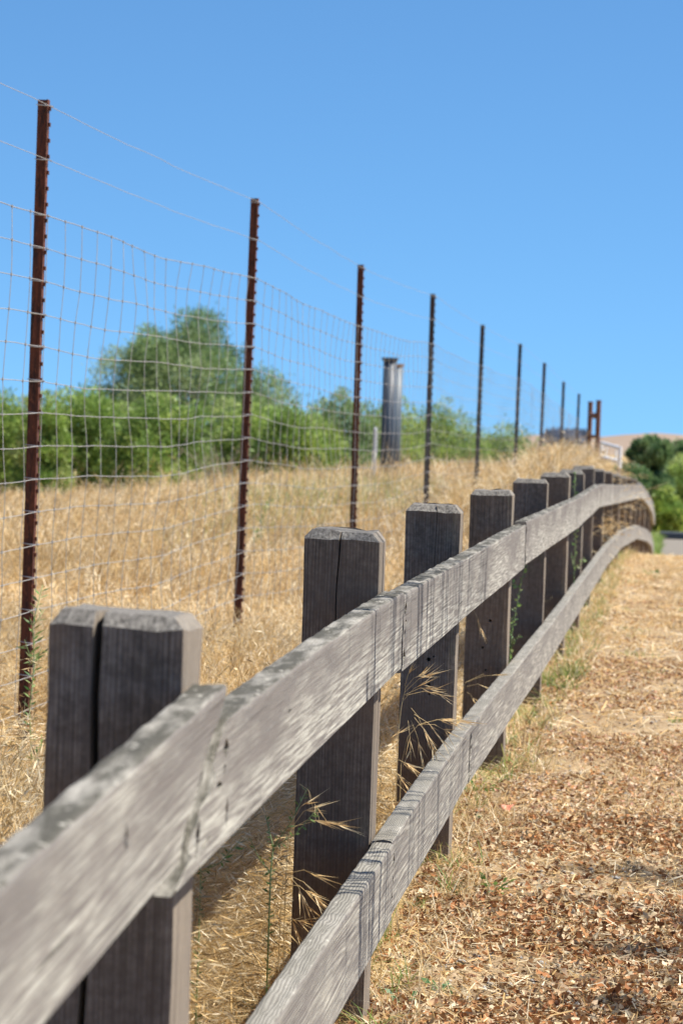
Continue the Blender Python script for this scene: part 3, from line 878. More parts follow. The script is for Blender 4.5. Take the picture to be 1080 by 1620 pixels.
# ------------------------------------------------------------------ dry grass
STRAW = np.array([(.74, .56, .29), (.64, .44, .19), (.84, .70, .44), (.46, .29, .11), (.70, .50, .24), (.94, .84, .62), (.56, .45, .29), (.38, .25, .11)])
def blades(pos, h, az, lean, width, segs, colr, rnd, droop=.45):
    n = len(pos); t = np.linspace(0, 1, segs+1)
    d = np.stack([np.cos(az), np.sin(az), np.zeros(n)], 1)
    r = (lean*h)[:, None]*t[None]**1.7
    zz = h[:, None]*(t[None]*(1-.12*lean[:, None]) - droop*lean[:, None]*t[None]**3)
    wob = .03*h[:, None]*np.sin(t[None]*5+rnd.random((n, 1))*6)
    side = az+math.pi/2+rnd.normal(0, .8, n); s = np.stack([np.cos(side), np.sin(side), np.zeros(n)], 1)
    c = pos[:, None, :]+d[:, None, :]*r[:, :, None]+s[:, None, :]*wob[:, :, None]; c[:, :, 2] += zz
    w_ = width[:, None]*np.clip(1-t[None]**2*.85, .15, 1)*.5
    a = c+s[:, None, :]*w_[:, :, None]; b = c-s[:, None, :]*w_[:, :, None]
    v = np.stack([a, b], 2).reshape(-1, 3)
    base = (np.arange(n)*(segs+1)*2)[:, None]+(np.arange(segs)*2)[None]
    q = np.stack([base, base+1, base+3, base+2], -1).reshape(-1, 4)
    return v, q, np.repeat(colr, (segs+1)*2, 0), c, d
def spikes(c, d, K, size, rnd, colr, t0=.62, wid=.115):
    """drooping spikelets along the upper part of each stalk c (n,segs+1,3)"""
    n, S, _ = c.shape
    vv = []; cc = []
    for k in range(K):
        t = t0+(1-t0)*(k+rnd.random(n))/K
        f = t*(S-1); i = np.clip(f.astype(int), 0, S-2); fr = (f-i)[:, None]
        p = c[np.arange(n), i]*(1-fr)+c[np.arange(n), i+1]*fr
        tang = c[np.arange(n), i+1]-c[np.arange(n), i]; tang /= np.linalg.norm(tang, axis=1)[:, None]+1e-9
        ax = tang*.9+rnd.standard_normal((n, 3))*.42; ax[:, 2] -= .35
        ax /= np.linalg.norm(ax, axis=1)[:, None]
        s = np.cross(ax, rnd.standard_normal((n, 3))); s /= np.linalg.norm(s, axis=1)[:, None]+1e-9
        L = size*(.6+.7*rnd.random(n)); W = L*wid
        vv.append(np.stack([p, p+ax*(L*.4)[:, None]+s*(W*.5)[:, None], p+ax*L[:, None], p+ax*(L*.4)[:, None]-s*(W*.5)[:, None]], 1))
        cc.append(colr*(.9+.35*rnd.random((n, 1))))
    v = np.concatenate(vv, 0).reshape(-1, 3); c2 = np.repeat(np.concatenate(cc, 0), 4, 0)
    return v, np.arange(len(v)).reshape(-1, 4), c2
def lowf(x, y, s, ph=0):
    return (np.sin(x*s+ph)*np.cos(y*s*.83+1.7*ph)+np.sin((x+y)*s*.57+2.1+ph)+np.cos((x-.6*y)*s*.41+ph*.5))/3
class Acc:
    def __init__(s): s.v = []; s.q = []; s.c = []; s.n = 0
    def add(s, v, q, c): s.v.append(v); s.q.append(q+s.n); s.c.append(c); s.n += len(v)
    def build(s, name, mat, **k): return np_mesh(name, np.concatenate(s.v), np.concatenate(s.q), mat, np.concatenate(s.c), **k)

def scatter(n, y0, y1, xl, xr, rnd, pw=1.0):
    y = y0+(y1-y0)*rnd.random(n)**pw; lo = xl(y); hi = xr(y)
    return lo+(hi-lo)*rnd.random(n), y
def straw_cols(n, x, y, rnd, patch=.35):
    c = STRAW[rnd.integers(0, len(STRAW), n)]*(.75+.4*rnd.random((n, 1)))
    l = lowf(x, y, 2.6, 4)[:, None]
    return c*(1+.18*l)
LX = lambda y: -.29*y-1.1         # a little wider than the photograph sees
gr = Acc(); rnd = np.random.default_rng(21)
# between the two fences and along the feet of the wire fence: tall tangled oats, near
def band(n, y0, y1, xl, xr, hmin, hmax, wid, segs, spk=0, spsize=.028, leanr=(.3, 1.3), spkn=6, pw=1.0, droop=.45, clump=True):
    x, y = scatter(n, y0, y1, xl, xr, rnd, pw)
    if clump:      # gather into tufts
        m = rnd.random(n) < .6
        k = max(4, n//40); tx, ty = scatter(k, y0, y1, xl, xr, rnd, pw); j = rnd.integers(0, k, n)
        x = np.where(m, tx[j]+rnd.normal(0, .035, n), x); y = np.where(m, ty[j]+rnd.normal(0, .04, n), y)
    h = hmin+(hmax-hmin)*rnd.random(n)**1.2
    h *= 1+.28*lowf(x, y, 1.9, 1)
    h *= np.where(y < 9, .18+.82*sm(.80, .93, -x+.05*lowf(x*0, y, 7, 2)), np.where(y < 13, .62+.38*sm(.80, 1.05, -x), 1))
    h *= 1-.8*np.exp(-((x+.198*y)/.30)**4)*np.clip((y-6.6)/1.2, 0, 1)*np.clip((11.2-y)/.6, 0, 1)
    keep = (x < -.745) | ((y < 30) & (x < -.72)); x, y, h = x[keep], y[keep], h[keep]; n = len(x)
    az = lowf(x, y, 1.4, 2)*3.2+rnd.normal(0, 1.1, n)
    lean = leanr[0]+(leanr[1]-leanr[0])*rnd.random(n)**1.3
    hard = (x > -1.3) & (y < 12)
    reach = np.clip((-.715-x)/(np.maximum(np.cos(az), .05)*h), .04, 9)
    az = np.where(hard & (reach < .3), math.pi-az, az)
    lean = np.where(hard & (np.cos(az) > 0), np.minimum(lean, reach), lean)
    pos = np.stack([x, y, g(x, y)-.01], 1)
    col = straw_cols(n, x, y, rnd)
    v, q, c, cen, d = blades(pos, h, az, lean, np.full(n, wid)*(.6+.8*rnd.random(n)), segs, col, rnd, droop)
    gr.add(v, q, c)
    if spk > 0:
        k = rnd.random(n) < spk
        v, q, c = spikes(cen[k], d[k], spkn, spsize, rnd, col[k]); gr.add(v, q, c)
near_r = lambda y: np.full_like(y, -.72)
band(80000, 2.2, 8.5, lambda y: np.full_like(y, -2.3), near_r, .14, .50, .0021, 6, .12, .024, spkn=7)
band(42000, 3.2, 8.5, lambda y: np.full_like(y, -1.8), near_r, .3, .66, .0020, 6, .14, .024, spkn=7, leanr=(.3, 1.0))
band(46000, 3.4, 7.6, lambda y: np.full_like(y, -1.5), lambda y: np.full_like(y, -.86), .38, .66, .0019, 6, .16, .024, spkn=8, leanr=(.4, 1.2), clump=False)
band(80000, 8.5, 16, lambda y: -.23*y-.6, near_r, .14, .44, .0030, 5, .22, .030)
band(50000, 16, 26, lambda y: -.25*y-.8, near_r, .16, .42, .006, 4, .2, .038, spkn=5)
band(48000, 26, 45, lambda y: -.26*y-1.0, near_r, .2, .48, .010, 3, .2, .055, spkn=4)
band(30000, 45, 62, lambda y: -.26*y-1.5, lambda y: -.02*y-.4, .25, .55, .018, 3, .15, .08, spkn=3)
# crest mound, tall and wild between the fences
band(9000, 3.4, 8.2, lambda y: np.full_like(y, -1.7), lambda y: np.full_like(y, -.86), .45, .74, .0021, 7, .5, .026, spkn=9, leanr=(.2, .8))
band(2200, 4, 9.5, lambda y: np.full_like(y, -2.2), lambda y: np.full_like(y, -.9), .5, .78, .0022, 7, .8, .026, spkn=10, leanr=(.25, .9), clump=False)
band(2200, 17, 38, lambda y: -.2*y, lambda y: np.full_like(y, -.9), .45, .70, .005, 6, .8, .04, spkn=8, leanr=(.25, .9), clump=False)
band(2600, 22, 37, lambda y: np.full_like(y, -1.9), lambda y: np.full_like(y, -.75), .45, .74, .007, 5, .6, .05, spkn=8, leanr=(.3, 1.1))
band(26000, 24, 44, lambda y: np.full_like(y, -1.75), near_r, .28, .62, .008, 4, .35, .05, spkn=5, leanr=(.3, 1.0))
# flattened mat of old stalks
def mat_band(n, y0, y1, xl, xr, ln, wid, z0=.02, zr=.1, cols=STRAW, mask=None):
    x, y = scatter(n, y0, y1, xl, xr, rnd)
    keep = mask(x, y) if mask else np.ones(n, bool); x, y = x[keep], y[keep]; n = len(x)
    az = rnd.random(n)*2*math.pi; L = ln*(.4+rnd.random(n)); z = g(x, y)+z0+zr*rnd.random(n)**2
    d = np.stack([np.cos(az), np.sin(az), rnd.normal(0, .25, n)], 1); s = np.stack([-np.sin(az), np.cos(az), rnd.normal(0, .4, n)], 1)
    p = np.stack([x, y, z], 1); W = wid*(.5+rnd.random(n))
    p0 = p-d*(L/2)[:, None]; p1 = p+d*(L/2)[:, None]; p0[:, 2] = np.maximum(p0[:, 2], g(p0[:, 0], p0[:, 1])+.003); p1[:, 2] = np.maximum(p1[:, 2], g(p1[:, 0], p1[:, 1])+.003)
    v = np.stack([p0+s*(W/2)[:, None], p0-s*(W/2)[:, None], p1-s*(W/2)[:, None], p1+s*(W/2)[:, None]], 1).reshape(-1, 3)
    c = cols[rnd.integers(0, len(cols), n)]*(.7+.5*rnd.random((n, 1)))
    return v, np.arange(4*n).reshape(-1, 4), np.repeat(c, 4, 0)
gr.add(*mat_band(20000, 2.2, 10, lambda y: np.full_like(y, -2.4), near_r, .15, .0021, .01, .18))
gr.add(*mat_band(50000, 10, 30, lambda y: -.25*y-.6, near_r, .16, .006, .01, .14))
o = gr.build('dry_grass', M['straw']); tag(o, 'tangled golden dry oat grass filling the field behind the wooden fence', 'dry grass', kind='stuff')

# green weedy growth mixed into the field grass, mid distance
gw = Acc()
def green_patch(n, cx, cy, sx, sy, h0, h1, wid, cols, acc):
    x = rnd.normal(cx, sx, n); y = rnd.normal(cy, sy, n)
    h = h0+(h1-h0)*rnd.random(n); az = rnd.random(n)*6.283; lean = .2+.6*rnd.random(n)
    col = np.array(cols)[rnd.integers(0, len(cols), n)]*(.7+.5*rnd.random((n, 1)))
    v, q, c, _, _ = blades(np.stack([x, y, g(x, y)-.01], 1), h, az, lean, np.full(n, wid), 3, col, rnd); acc.add(v, q, c)
GC = [(.28, .34, .10), (.38, .38, .14), (.20, .28, .08), (.48, .42, .18)]
for (px, d, n, s) in ((440, 26, 1600, .35), (520, 30, 2500, .6), (470, 34, 2200, .7), (600, 34, 1600, .5), (660, 30, 900, .3)):
    p = U(px, 800, d); green_patch(n, p.x, p.y, s, 1.6, .15, .42, .007, GC, gw)
o = gw.build('green_weeds', M['straw']); tag(o, 'pale green weeds mixed through the dry grass beyond the wire fence', 'weeds', kind='stuff')

# ------------------------------------------------------------------ path cover
lt = Acc(); rnd = np.random.default_rng(5)
LEAFC = np.array([(.46, .22, .08), (.58, .33, .15), (.64, .44, .22), (.46, .24, .10), (.62, .42, .28), (.30, .13, .06), (.66, .50, .36), (.46, .30, .15), (.72, .60, .45), (.22, .10, .05), (.60, .34, .24), (.55, .40, .22)])
def leaves(n, y0, y1, xl, xr, size, keepf=None, pw=1.0, cols=LEAFC, lift=.012):
    x, y = scatter(n, y0, y1, xl, xr, rnd, pw)
    if keepf is not None:
        k = rnd.random(n) < keepf(x, y); x, y = x[k], y[k]; n = len(x)
    az = rnd.random(n)*6.283; L = size*(.35+.95*rnd.random(n)**1.5); W = L*(.35+.35*rnd.random(n))
    up = np.stack([rnd.normal(0, .75, n), rnd.normal(0, .75, n), np.ones(n)], 1); up /= np.linalg.norm(up, axis=1)[:, None]
    d = np.stack([np.cos(az), np.sin(az), np.zeros(n)], 1); s = np.cross(up, d); s /= np.linalg.norm(s, axis=1)[:, None]; d = np.cross(s, up)
    c = np.stack([x, y, g(x, y)+.004+lift*rnd.random(n)], 1)
    cur = L*rnd.normal(.15, .28, n)
    def P_(a, b, k): return c+d*(a*L)[:, None]+s*(b*W)[:, None]+up*(k*cur)[:, None]
    v = np.stack([P_(-.5, 0, 1.0), P_(-.15, .5, .6), P_(.25, .42, .5), P_(.5, 0, 1.1), P_(.25, -.42, .5), P_(-.15, -.5, .6), P_(0, 0, 0)], 1)
    base = (np.arange(n)*7)[:, None]
    q = np.concatenate([base+np.array([[6, 0, 1, 2]]), base+np.array([[6, 2, 3, 4]]), base+np.array([[6, 4, 5, 0]])], 0)
    colr = cols[rnd.integers(0, len(cols), n)]*(.55+.55*rnd.random((n, 1)))
    lt.add(v.reshape(-1, 3), q, np.repeat(colr, 7, 0))
bare = lambda x, y: np.clip(.55+1.3*lowf(x, y, 5.3, 3)+.35*lowf(x, y, 17, 1), .04, 1)*(.62+.38*sm(10.5, 7.5, y))
pl = lambda y: np.full_like(y, -.60)
leaves(62000, 4.2, 9.5, pl, lambda y: np.full_like(y, .42), .021, lambda x, y: np.clip(bare(x, y)*1.5+.12, 0, 1), cols=np.array([(.42, .18, .07), (.50, .27, .13), (.58, .40, .24), (.34, .15, .06), (.64, .48, .32), (.22, .10, .05), (.62, .50, .32), (.46, .24, .10), (.70, .60, .42)]))
leaves(12000, 3.0, 9.5, lambda y: np.full_like(y, .3), lambda y: np.full_like(y, 2.0), .03, bare)
leaves(60000, 9.5, 16, pl, lambda y: np.full_like(y, .42), .018, bare)
leaves(9000, 9.5, 22, lambda y: np.full_like(y, .4), lambda y: np.full_like(y, 2.2), .035, bare)
leaves(60000, 16, 36, pl, lambda y: np.full_like(y, .8), .021, bare, cols=LEAFC[[0, 1, 2, 3, 4, 6, 8, 11]])
o = lt.build('leaf_litter', M['litter']); tag(o, 'broken red-brown fallen leaves scattered over the path', 'leaf litter', kind='stuff')
# straw bits and short dry tufts on the path
ps = Acc(); gr = ps
v, q, c = mat_band(22000, 4.2, 12, pl, lambda y: np.full_like(y, .5), .04, .0018, .008, .02); ps.add(v, q, c)
v, q, c = mat_band(24000, 12, 44, pl, lambda y: np.full_like(y, 1.0), .085, .0038, .006, .03); ps.add(v, q, c)
def tufts(n, y0, y1, xl, xr, h0, h1, wid, cols, k=24, sg=.02):
    nt_ = max(1, n//k); tx, ty = scatter(nt_, y0, y1, xl, xr, rnd); j = rnd.integers(0, nt_, n)
    x = tx[j]+rnd.normal(0, sg, n); y = ty[j]+rnd.normal(0, sg*1.3, n)
    h = h0+(h1-h0)*rnd.random(n)**1.5; az = rnd.random(n)*6.283; lean = .3+1.3*rnd.random(n)
    col = np.array(cols)[rnd.integers(0, len(cols), n)]*(.7+.5*rnd.random((n, 1)))
    v, q, c, _, _ = blades(np.stack([x, y, g(x, y)], 1), h, az, lean, np.full(n, wid)*(.6+.7*rnd.random(n)), 4, col, rnd, .3); ps.add(v, q, c)
tufts(4000, 4.2, 10, lambda y: np.full_like(y, -.75), lambda y: np.full_like(y, -.42), .03, .13, .0022, STRAW, 16)
tufts(2200, 4.2, 16, lambda y: np.full_like(y, -.40), lambda y: np.full_like(y, 1.2), .02, .09, .0022, STRAW, 10)
tufts(7000, 10, 34, lambda y: np.full_like(y, -.75), lambda y: np.full_like(y, -.38), .05, .17, .004, np.concatenate([STRAW, np.array(GC)]), 20, .03)
tufts(8000, 14, 46, lambda y: np.full_like(y, -.40), lambda y: np.full_like(y, 1.5), .03, .10, .005, STRAW, 20, .05)
GREENW = [(.16, .27, .06), (.24, .33, .08), (.12, .20, .05), (.32, .36, .10)]
tufts(1200, 4.5, 13, lambda y: np.full_like(y, -.74), lambda y: np.full_like(y, -.47), .02, .12, .003, GREENW, 22, .012)
tufts(1500, 13, 32, lambda y: np.full_like(y, -.62), lambda y: np.full_like(y, -.40), .03, .14, .006, GREENW, 30, .03)
tufts(700, 9, 30, lambda y: np.full_like(y, -.3), lambda y: np.full_like(y, .6), .02, .05, .006, GREENW, 30, .05)
o = ps.build('dry_tufts', M['straw']); tag(o, 'short dry tufts and loose straw along the path and the feet of the posts', 'dry grass', kind='stuff')
# green verge in front of the road
vg = Acc(); gr = vg
x, y = scatter(14000, 50, 73, lambda y: np.full_like(y, -.95), lambda y: np.full_like(y, -.16), rnd); n = len(x)
v, q, c, _, _ = blades(np.stack([x, y, g(x, y)], 1), .10+.16*rnd.random(n), rnd.random(n)*6.28, .3+.5*rnd.random(n), np.full(n, .014), 2, np.array([(.20, .33, .08), (.26, .38, .10), (.34, .40, .14)])[rnd.integers(0, 3, n)], rnd)
vg.add(v, q, c)
o = vg.build('green_verge', M['leaf']); tag(o, 'strip of fresh green grass at the road edge past the fence end', 'grass', kind='stuff')
# gravel
def gravel(n):
    rn = np.random.default_rng(9)
    y = 4+20*rn.random(n)**1.6; x = -.45+2.2*rn.random(n)**1.5
    s = .003+.008*rn.random(n)**2.5
    oct_ = np.array([(1, 0, 0), (0, 1, 0), (-1, 0, 0), (0, -1, 0), (0, 0, .7), (0, 0, -.7)])
    fc = np.array([(0, 1, 4), (1, 2, 4), (2, 3, 4), (3, 0, 4), (1, 0, 5), (2, 1, 5), (3, 2, 5), (0, 3, 5)])
    a = rn.random(n)*6.28; ca, sa = np.cos(a), np.sin(a)
    v = oct_[None]*(s[:, None, None])*(.7+.6*rn.random((n, 6, 1)))
    vx = v[..., 0]*ca[:, None]-v[..., 1]*sa[:, None]; vy = v[..., 0]*sa[:, None]+v[..., 1]*ca[:, None]
    v = np.stack([vx+x[:, None], vy+y[:, None], v[..., 2]+(g(x, y)+.003)[:, None]], -1).reshape(-1, 3)
    q = (np.arange(n)*6)[:, None, None]+fc[None]
    o = np_mesh('gravel', v, q.reshape(-1, 3), M['stone']); tag(o, 'small grey stones strewn between the leaves on the path', 'gravel', kind='stuff')
gravel(9000)

# ------------------------------------------------------------------ single plants
def leaf_quad(p, ax, L, W, rn):
    ax = Vector(ax).normalized(); s = ax.cross(Vector((rn.gauss(0, 1), rn.gauss(0, 1), rn.gauss(0, 1)))).normalized()
    return [p, p+ax*L*.45+s*W*.5, p+ax*L, p+ax*L*.45-s*W*.5]
def weed(pts, label, seed, leafL=.03, leafW=.006, every=.012, cols=((.18, .28, .09), (.26, .35, .13), (.12, .21, .07)), branches=0, name='green_weed', group=None, stem_r=.0018):
    rn = random.Random(seed)
    base = Vector(pts[0]); e = empty(name, base); tag(e, label, 'weed', group)
    paths = [[Vector(p) for p in pts]]
    for b in range(branches):
        i = rn.randint(1, len(pts)-2); s = Vector(pts[i]); k = rn.uniform(.05, .12)
        d = Vector((rn.uniform(-1, 1), rn.uniform(-1, 1), rn.uniform(.3, 1))).normalized()
        paths.append([s, s+d*k*.5, s+d*k+Vector((0, 0, k*.2))])
    mb = MB(); V_ = []; C_ = []
    for pi, P0 in enumerate(paths):
        mb.tube(P0, [stem_r*(1 if pi == 0 else .6)*(1-.6*i/(len(P0)-1)) for i in range(len(P0))], 5)
        for i in range(len(P0)-1):
            seg = P0[i+1]-P0[i]; m = max(1, int(seg.length/every)); t = seg.normalized()
            for k in range(m):
                p = P0[i]+seg*(k/m)
                side = t.cross(Vector((rn.gauss(0, 1), rn.gauss(0, 1), rn.gauss(0, 1)))).normalized()
                V_ += [tuple(a) for a in leaf_quad(p, side+t*.5, leafL*rn.uniform(.5, 1.2), leafW*rn.uniform(.7, 1.3), rn)]
                c = rn.choice(cols); C_ += [tuple(x*rn.uniform(.8, 1.2) for x in c)]*4
    rel(mb.build('stem', M['weedstem'], e, loc=base, smooth=True))
    V_ = np.array(V_); rel(np_mesh('leaves', V_, np.arange(len(V_)).reshape(-1, 4), M['leaf'], np.array(C_), e, loc=tuple(base)))
    return e
M['weedstem'] = mat_plain('green_stem', (.22, .30, .12), .7, 0, .2, 30, .1)
def stalk(lst, d):   # list of photo pixels root -> tip, at depth d
    P0 = [U(a, b, d) for a, b in lst]; P0[0].z = float(g(P0[0].x, P0[0].y)); return P0
weed(stalk([(46, 1340), (48, 1290), (50, 1200), (47, 1120), (55, 1050), (52, 990), (68, 925)], 9.6), 'tall feathery green stalk growing up in front of the first T-post', 1, .038, .007, .010, branches=5, stem_r=.003)
weed(stalk([(404, 960), (404, 900), (408, 850), (420, 810), (424, 785)], 22), 'slender pale green weed standing in the dry grass right of the second T-post', 2, .06, .012, .018, branches=6)
weed(stalk([(806, 1090), (806, 1030), (812, 985), (822, 930), (832, 885)], 12.3), 'small-leaved green weed climbing between the fourth and fifth wooden posts', 3, .022, .012, .010, branches=5)
weed(stalk([(906, 960), (908, 900), (910, 850), (908, 790), (910, 745)], 16.8), 'thin green stem rising behind the rails at the seventh wooden post', 4, .022, .012, .014, branches=3)
weed(stalk([(316, 1425), (318, 1380), (312, 1345), (322, 1305)], 5.2), 'dark green sprig in the straw right of the nearest post', 5, .016, .005, .006, cols=((.10, .17, .04), (.15, .24, .06)), branches=4)
weed(stalk([(425, 1480), (428, 1380), (432, 1340), (420, 1290)], 5.4), 'thin green shoot among straw left of the second post', 6, .014, .004, .007, cols=((.14, .22, .06), (.2, .3, .09)), branches=3)
GW = 'low green weeds on the path'
def sprout(px, py, n, L, label, seed, cols=((.16, .28, .07), (.10, .2, .05))):
    d = 1.13*F_PX/(py-hy(px)); c = U(px, py, d); c.z = float(g(c.x, c.y))
    rn = random.Random(seed); e = empty('ground_weed', c); tag(e, label, 'weed', GW)
    V_ = []; C_ = []; mb = MB()
    for k in range(n):
        a = rn.random()*6.28; dd = Vector((math.cos(a), math.sin(a), rn.uniform(.2, 1.1)))
        st = c+dd*L*rn.uniform(.2, .9)
        mb.tube([c, st], .0008, 4)
        V_ += [tuple(p) for p in leaf_quad(st, dd+Vector((0, 0, -.4)), L*rn.uniform(.5, 1), L*rn.uniform(.3, .5), rn)]; cc = rn.choice(cols); C_ += [cc]*4
    rel(mb.build('stem', M['weedstem'], e, loc=c)); V_ = np.array(V_)
    rel(np_mesh('leaves', V_, np.arange(len(V_)).reshape(-1, 4), M['leaf'], np.array(C_), e, loc=tuple(c)))
sprout(782, 1412, 14, .035, 'flat green weed lying in the litter just past the third post foot', 1)
sprout(640, 1592, 16, .03, 'dark green weed nearest the camera beside the lower rail', 2, ((.07, .18, .06), (.10, .22, .08)))
sprout(698, 1568, 12, .028, 'dark green seedling right of the weed nearest the camera', 3, ((.08, .2, .08), (.12, .24, .09)))
sprout(756, 1262, 22, .04, 'upright bright green weed by the foot of the fourth post', 4)
sprout(748, 1300, 16, .03, 'small bright weed in front of the upright one near the fourth post', 5)
sprout(1028, 918, 16, .06, 'green tuft far up the path near the picture edge', 6)
# reddish leaf scrap
d = 1.13*F_PX/(1285-hy(800)); c = U(800, 1285, d); c.z = float(g(c.x, c.y))+.02
mb = MB(); rn = random.Random(3)
ring = [c+Vector((math.cos(a)*.022*(1+.2*math.sin(3*a)), math.sin(a)*.026, .010*math.sin(2*a+1))) for a in np.linspace(0, 6.283, 13)[:-1]]
mb.add([c+Vector((0, 0, .006))]+ring, [(0, i+1, (i+1) % 12+1) for i in range(12)])
M['pink'] = mat_plain('pinkish_red_leaf', (.62, .20, .14), .6, 0, .2, 40, .1)
o = mb.build('fallen_leaf', M['pink'], loc=c); tag(o, 'single coral-red fallen leaf on the path beside the third post', 'leaf')
m = o.modifiers.new('thick', 'SOLIDIFY'); m.thickness = .0015

# seed-head sprays leaning out past the posts
def spray(root, tips, label, seed, L=.04, name='grass_spray'):
    rn = random.Random(seed); e = empty(name, root[0]); tag(e, label, 'grass spray', 'dry seed-head sprays beside the posts')
    mb = MB(); V_ = []; C_ = []
    mb.tube(root, [.0011, .0009, .0008, .0007][:len(root)] if len(root) <= 4 else .0009, 5)
    for (a, b, k) in tips:
        mid = a.lerp(b, .5)+Vector((0, 0, .010)); mb.tube([a, mid, b], [.0006, .0005, .0004], 4)
        dirn = (b-mid).normalized()
        for j in range(int(k*1.7)):
            s0 = mid.lerp(b, rn.random()); ax = (dirn+Vector((rn.gauss(0, .22), rn.gauss(0, .22), rn.gauss(0, .22)))).normalized()
            ll = L*rn.uniform(.7, 1.2); sd = ax.cross(Vector((rn.gauss(0, 1), rn.gauss(0, 1), rn.gauss(0, 1)))).normalized()
            V_ += [tuple(p) for p in (s0, s0+ax*ll*.35+sd*.0015, s0+ax*ll, s0+ax*ll*.35-sd*.0015)]
            c0 = rn.choice([(.86, .64, .34), (.76, .52, .24), (.90, .74, .46)]); C_ += [c0]*4
            V_ += [tuple(p) for p in (s0+ax*ll*.8, s0+ax*ll*.8+sd*.0006, s0+ax*ll*1.6, s0+ax*ll*.8-sd*.0006)]; C_ += [c0]*4
    rel(mb.build('stalk', M['strawstalk'], e, loc=root[0])); V_ = np.array(V_)
    rel(np_mesh('spikelets', V_, np.arange(len(V_)).reshape(-1, 4), M['straw'], np.array(C_), e, loc=tuple(root[0])))
M['strawstalk'] = mat_plain('straw_stalk', (.62, .46, .22), .6, 0, .2, 50, .1)
def px_tips(d, lst): return [(U(a, b, d), U(c_, e_, d-.03), k) for a, b, c_, e_, k in lst]
def root_px(d, lst):
    P0 = [U(a, b, d) for a, b in lst]; P0[0].z = float(g(P0[0].x, P0[0].y)); return P0
spray(root_px(7.6, [(628, 1270), (628, 1180), (634, 1120), (642, 1085)]),
      px_tips(7.6, [(640, 1090, 668, 1068, 5), (640, 1095, 684, 1066, 6), (638, 1100, 690, 1090, 5), (638, 1108, 672, 1082, 4), (642, 1100, 700, 1100, 5), (640, 1085, 650, 1062, 3)]),
      'pale bursting seed head before the third post, highest beside the rail', 1, .032)
spray(root_px(7.5, [(632, 1280), (634, 1210), (645, 1165), (662, 1146)]),
      px_tips(7.5, [(660, 1148, 720, 1142, 6), (665, 1145, 735, 1142, 7), (650, 1120, 672, 1160, 4), (655, 1130, 700, 1172, 6), (655, 1135, 688, 1190, 6), (650, 1140, 668, 1200, 5), (645, 1140, 650, 1200, 4), (662, 1146, 712, 1160, 4)]),
      'wide drooping seed spray reaching over the lower rail at the third post', 2, .034)
spray(root_px(7.4, [(600, 1330), (598, 1260), (604, 1225), (615, 1205)]),
      px_tips(7.4, [(612, 1206, 650, 1212, 6), (608, 1215, 640, 1240, 6), (606, 1190, 630, 1160, 5), (606, 1235, 650, 1260, 5), (604, 1250, 632, 1290, 5), (600, 1260, 620, 1316, 5), (598, 1290, 626, 1270, 5)]),
      'dense drooping seed heads between the second and third posts', 3, .034)
spray(root_px(5.75, [(450, 1480), (452, 1390), (456, 1330), (462, 1308)]),
      px_tips(5.75, [(462, 1308, 540, 1306, 6), (464, 1306, 496, 1278, 4), (462, 1300, 490, 1268, 4), (474, 1240, 500, 1276, 3), (460, 1312, 510, 1300, 4)]),
      'seed head spreading across the face of the second post below the upper rail', 4, .034)
spray(root_px(5.72, [(440, 1520), (444, 1440), (448, 1395), (455, 1382)]),
      px_tips(5.72, [(454, 1382, 506, 1388, 4), (456, 1384, 486, 1436, 5), (456, 1384, 505, 1425, 5), (450, 1400, 496, 1420, 3), (446, 1440, 468, 1470, 3), (450, 1470, 478, 1458, 4)]),
      'lower seed spray crossing the second post near its middle', 5, .036)
spray(root_px(10.2, [(728, 1180), (730, 1120), (735, 1080), (765, 1066), ]), px_tips(10.2, [(735, 1080, 795, 1068, 3), (738, 1086, 772, 1088, 2), (738, 1095, 750, 1112, 2), (748, 965, 762, 1000, 5)]),
      'bent straw stalk arching across the foot of the fourth post', 6, .03)
spray(root_px(24, [(950, 850), (955, 800), (985, 745), (1000, 730)]), px_tips(24, [(955, 800, 1010, 760, 3), (950, 790, 930, 745, 4), (960, 770, 945, 730, 4), (965, 810, 1020, 790, 4), (950, 820, 1000, 830, 4), (960, 800, 1035, 770, 3)]),
      'wiry dry stalks sticking up over the rails at the crest', 7, .08)

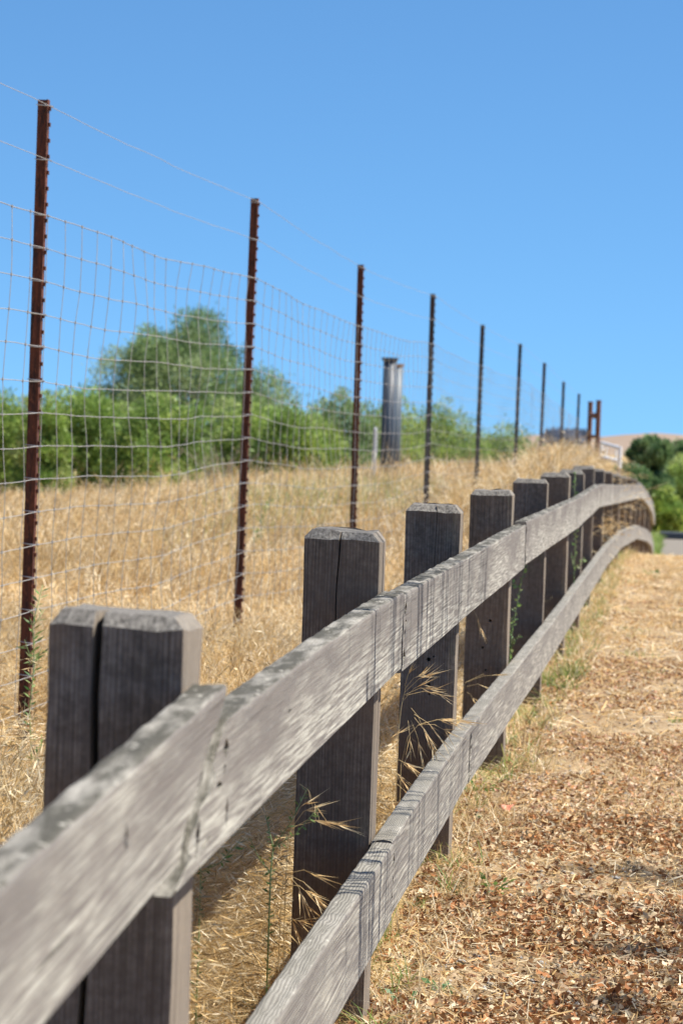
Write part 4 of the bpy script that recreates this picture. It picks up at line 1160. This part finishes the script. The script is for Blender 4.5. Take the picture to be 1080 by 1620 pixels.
# ------------------------------------------------------------------ tree over the path, out of the picture, whose hanging twigs shade rails and path
def shade_tree():
    base = Vector((3.6, 7.2, float(g(3.6, 7.2))))
    e = empty('tree', base); tag(e, 'willow overhanging the path whose hanging twigs stripe the rails with shade', 'tree')
    mb = MB()
    mb.tube([base+Vector((0, 0, -.2)), base+Vector((-.1, 0, 1.2)), base+Vector((-.3, 0, 2.6)), base+Vector((-.2, .1, 4.6))], [.24, .19, .14, .06], 12)
    limbs = [((-.3, 0, 2.6), (.2, -.9, 3.7), (.6, -1.6, 4.3)), ((-.3, 0, 2.4), (.3, .9, 3.5), (.8, 1.7, 4.2)),
             ((-.2, 0, 3.2), (.9, .4, 4.4), (1.9, .6, 4.8)), ((-.2, .1, 4.2), (.3, .6, 5.2), (.6, 1, 5.5))]
    for l in limbs: mb.tube([base+Vector(p) for p in l], [.09, .06, .035, .015][:len(l)], 8)
    rel(mb.build('trunk', M['bark'], e, loc=base, smooth=True))
    rn = random.Random(8); tw = MB(); V_ = []; C_ = []
    # hanging twigs: y positions where the stripes fall on the rails
    cl = [5.6, 6.0, 6.25, 6.6, 6.95, 7.3, 7.75, 8.2, 8.7]
    ys = [rn.choice(cl)+rn.gauss(0, .09) for k in range(110)] + [4.9+1.0*rn.random() for k in range(8)]
    for k_, y in enumerate(ys):
            x = rn.uniform(.22, .75); zt = 4.0+.4*rn.random(); zb_ = rn.uniform(1.35, 1.75)+.9*(x-.3)
            yy = y-.07*(x+.5)
            if y < 5.95: zb_ -= .1; zt = zb_+.5+.25*rn.random()
            r = rn.choice((.0015, .002, .0025, .003, .004, .005, .006, .008))
            tw.tube([(x, yy, zt), (x+rn.gauss(0, .01), yy+rn.gauss(0, .02), zt*.6+zb_*.4), (x+rn.gauss(0, .01), yy+rn.gauss(0, .012), zt*.25+zb_*.75), (x+rn.gauss(0, .012), yy+rn.gauss(0, .012), zb_)], [r*1.3, r, r*.9, r*.5], 5)
            for k in range(14):
                p = Vector((x, yy, rn.uniform(zb_, zt)))
                V_ += [tuple(a) for a in leaf_quad(p, (rn.gauss(0, .3), rn.gauss(0, .10), -1), .05, .006, rn)]; C_ += [(.14, .22, .07)]*4
    for ya in (4.8, 6.2, 7.6, 9.0):      # the boughs the twigs hang from
        tw.tube([(3.3, 7.2, 3.1), (2.6, (7.2+ya)/2, 4.5), (1.2, ya+.4, 4.6), (.6, ya, 4.4), (.4, ya+1.2, 4.3)], [.012, .006, .004, .003, .002], 6)
    rel(tw.build('twigs', M['bark'], e, loc=base))
    V_ = np.array(V_); rel(np_mesh('leaves', V_, np.arange(len(V_)).reshape(-1, 4), M['leaf'], np.array(C_), e, loc=tuple(base)))
    rnd = np.random.default_rng(4)
    cs = []; rs = []
    # leaf clumps whose shade falls across the path low right in the picture
    for (sx, sy, r) in ((-.10, 8.35, .15), (.10, 8.2, .14), (-.22, 7.75, .07), (.05, 7.5, .13), (.2, 7.25, .14), (-.08, 7.05, .12), (-.24, 6.7, .08), (.08, 6.65, .12), (-.12, 6.25, .10), (.2, 6.2, .14), (.0, 5.8, .12), (.3, 7.8, .2), (.35, 6.9, .2), (.3, 8.7, .22), (.6, 8.4, .3), (.6, 7.0, .3)):
        z = rnd.uniform(3.5, 3.9); cs.append((sx+z/math.tan(SUN_EL), sy+.1*z*.67, z)); rs.append(r)
    for k in range(40):
        cs.append((5.0+rnd.normal(0, .6)+.5, 7.4+rnd.normal(0, 1.2), 5.0+rnd.normal(0, .6))); rs.append(.5)
    v, q, c = leaf_cloud(np.array(cs), np.array(rs), 9000, .09, .25, GREENS['olive'], rnd, hang=1)
    # give the small clumps their share of leaves
    rel(np_mesh('crown', v, q, M['leaf'], c, e, loc=tuple(base)))
    v, q, c = leaf_cloud(np.array(cs[:16]), np.array(rs[:16]), 3600, .06, .25, GREENS['olive'], rnd, hang=1, shell=.1)
    rel(np_mesh('lower_crown', v, q, M['leaf'], c, e, loc=tuple(base)))
shade_tree()
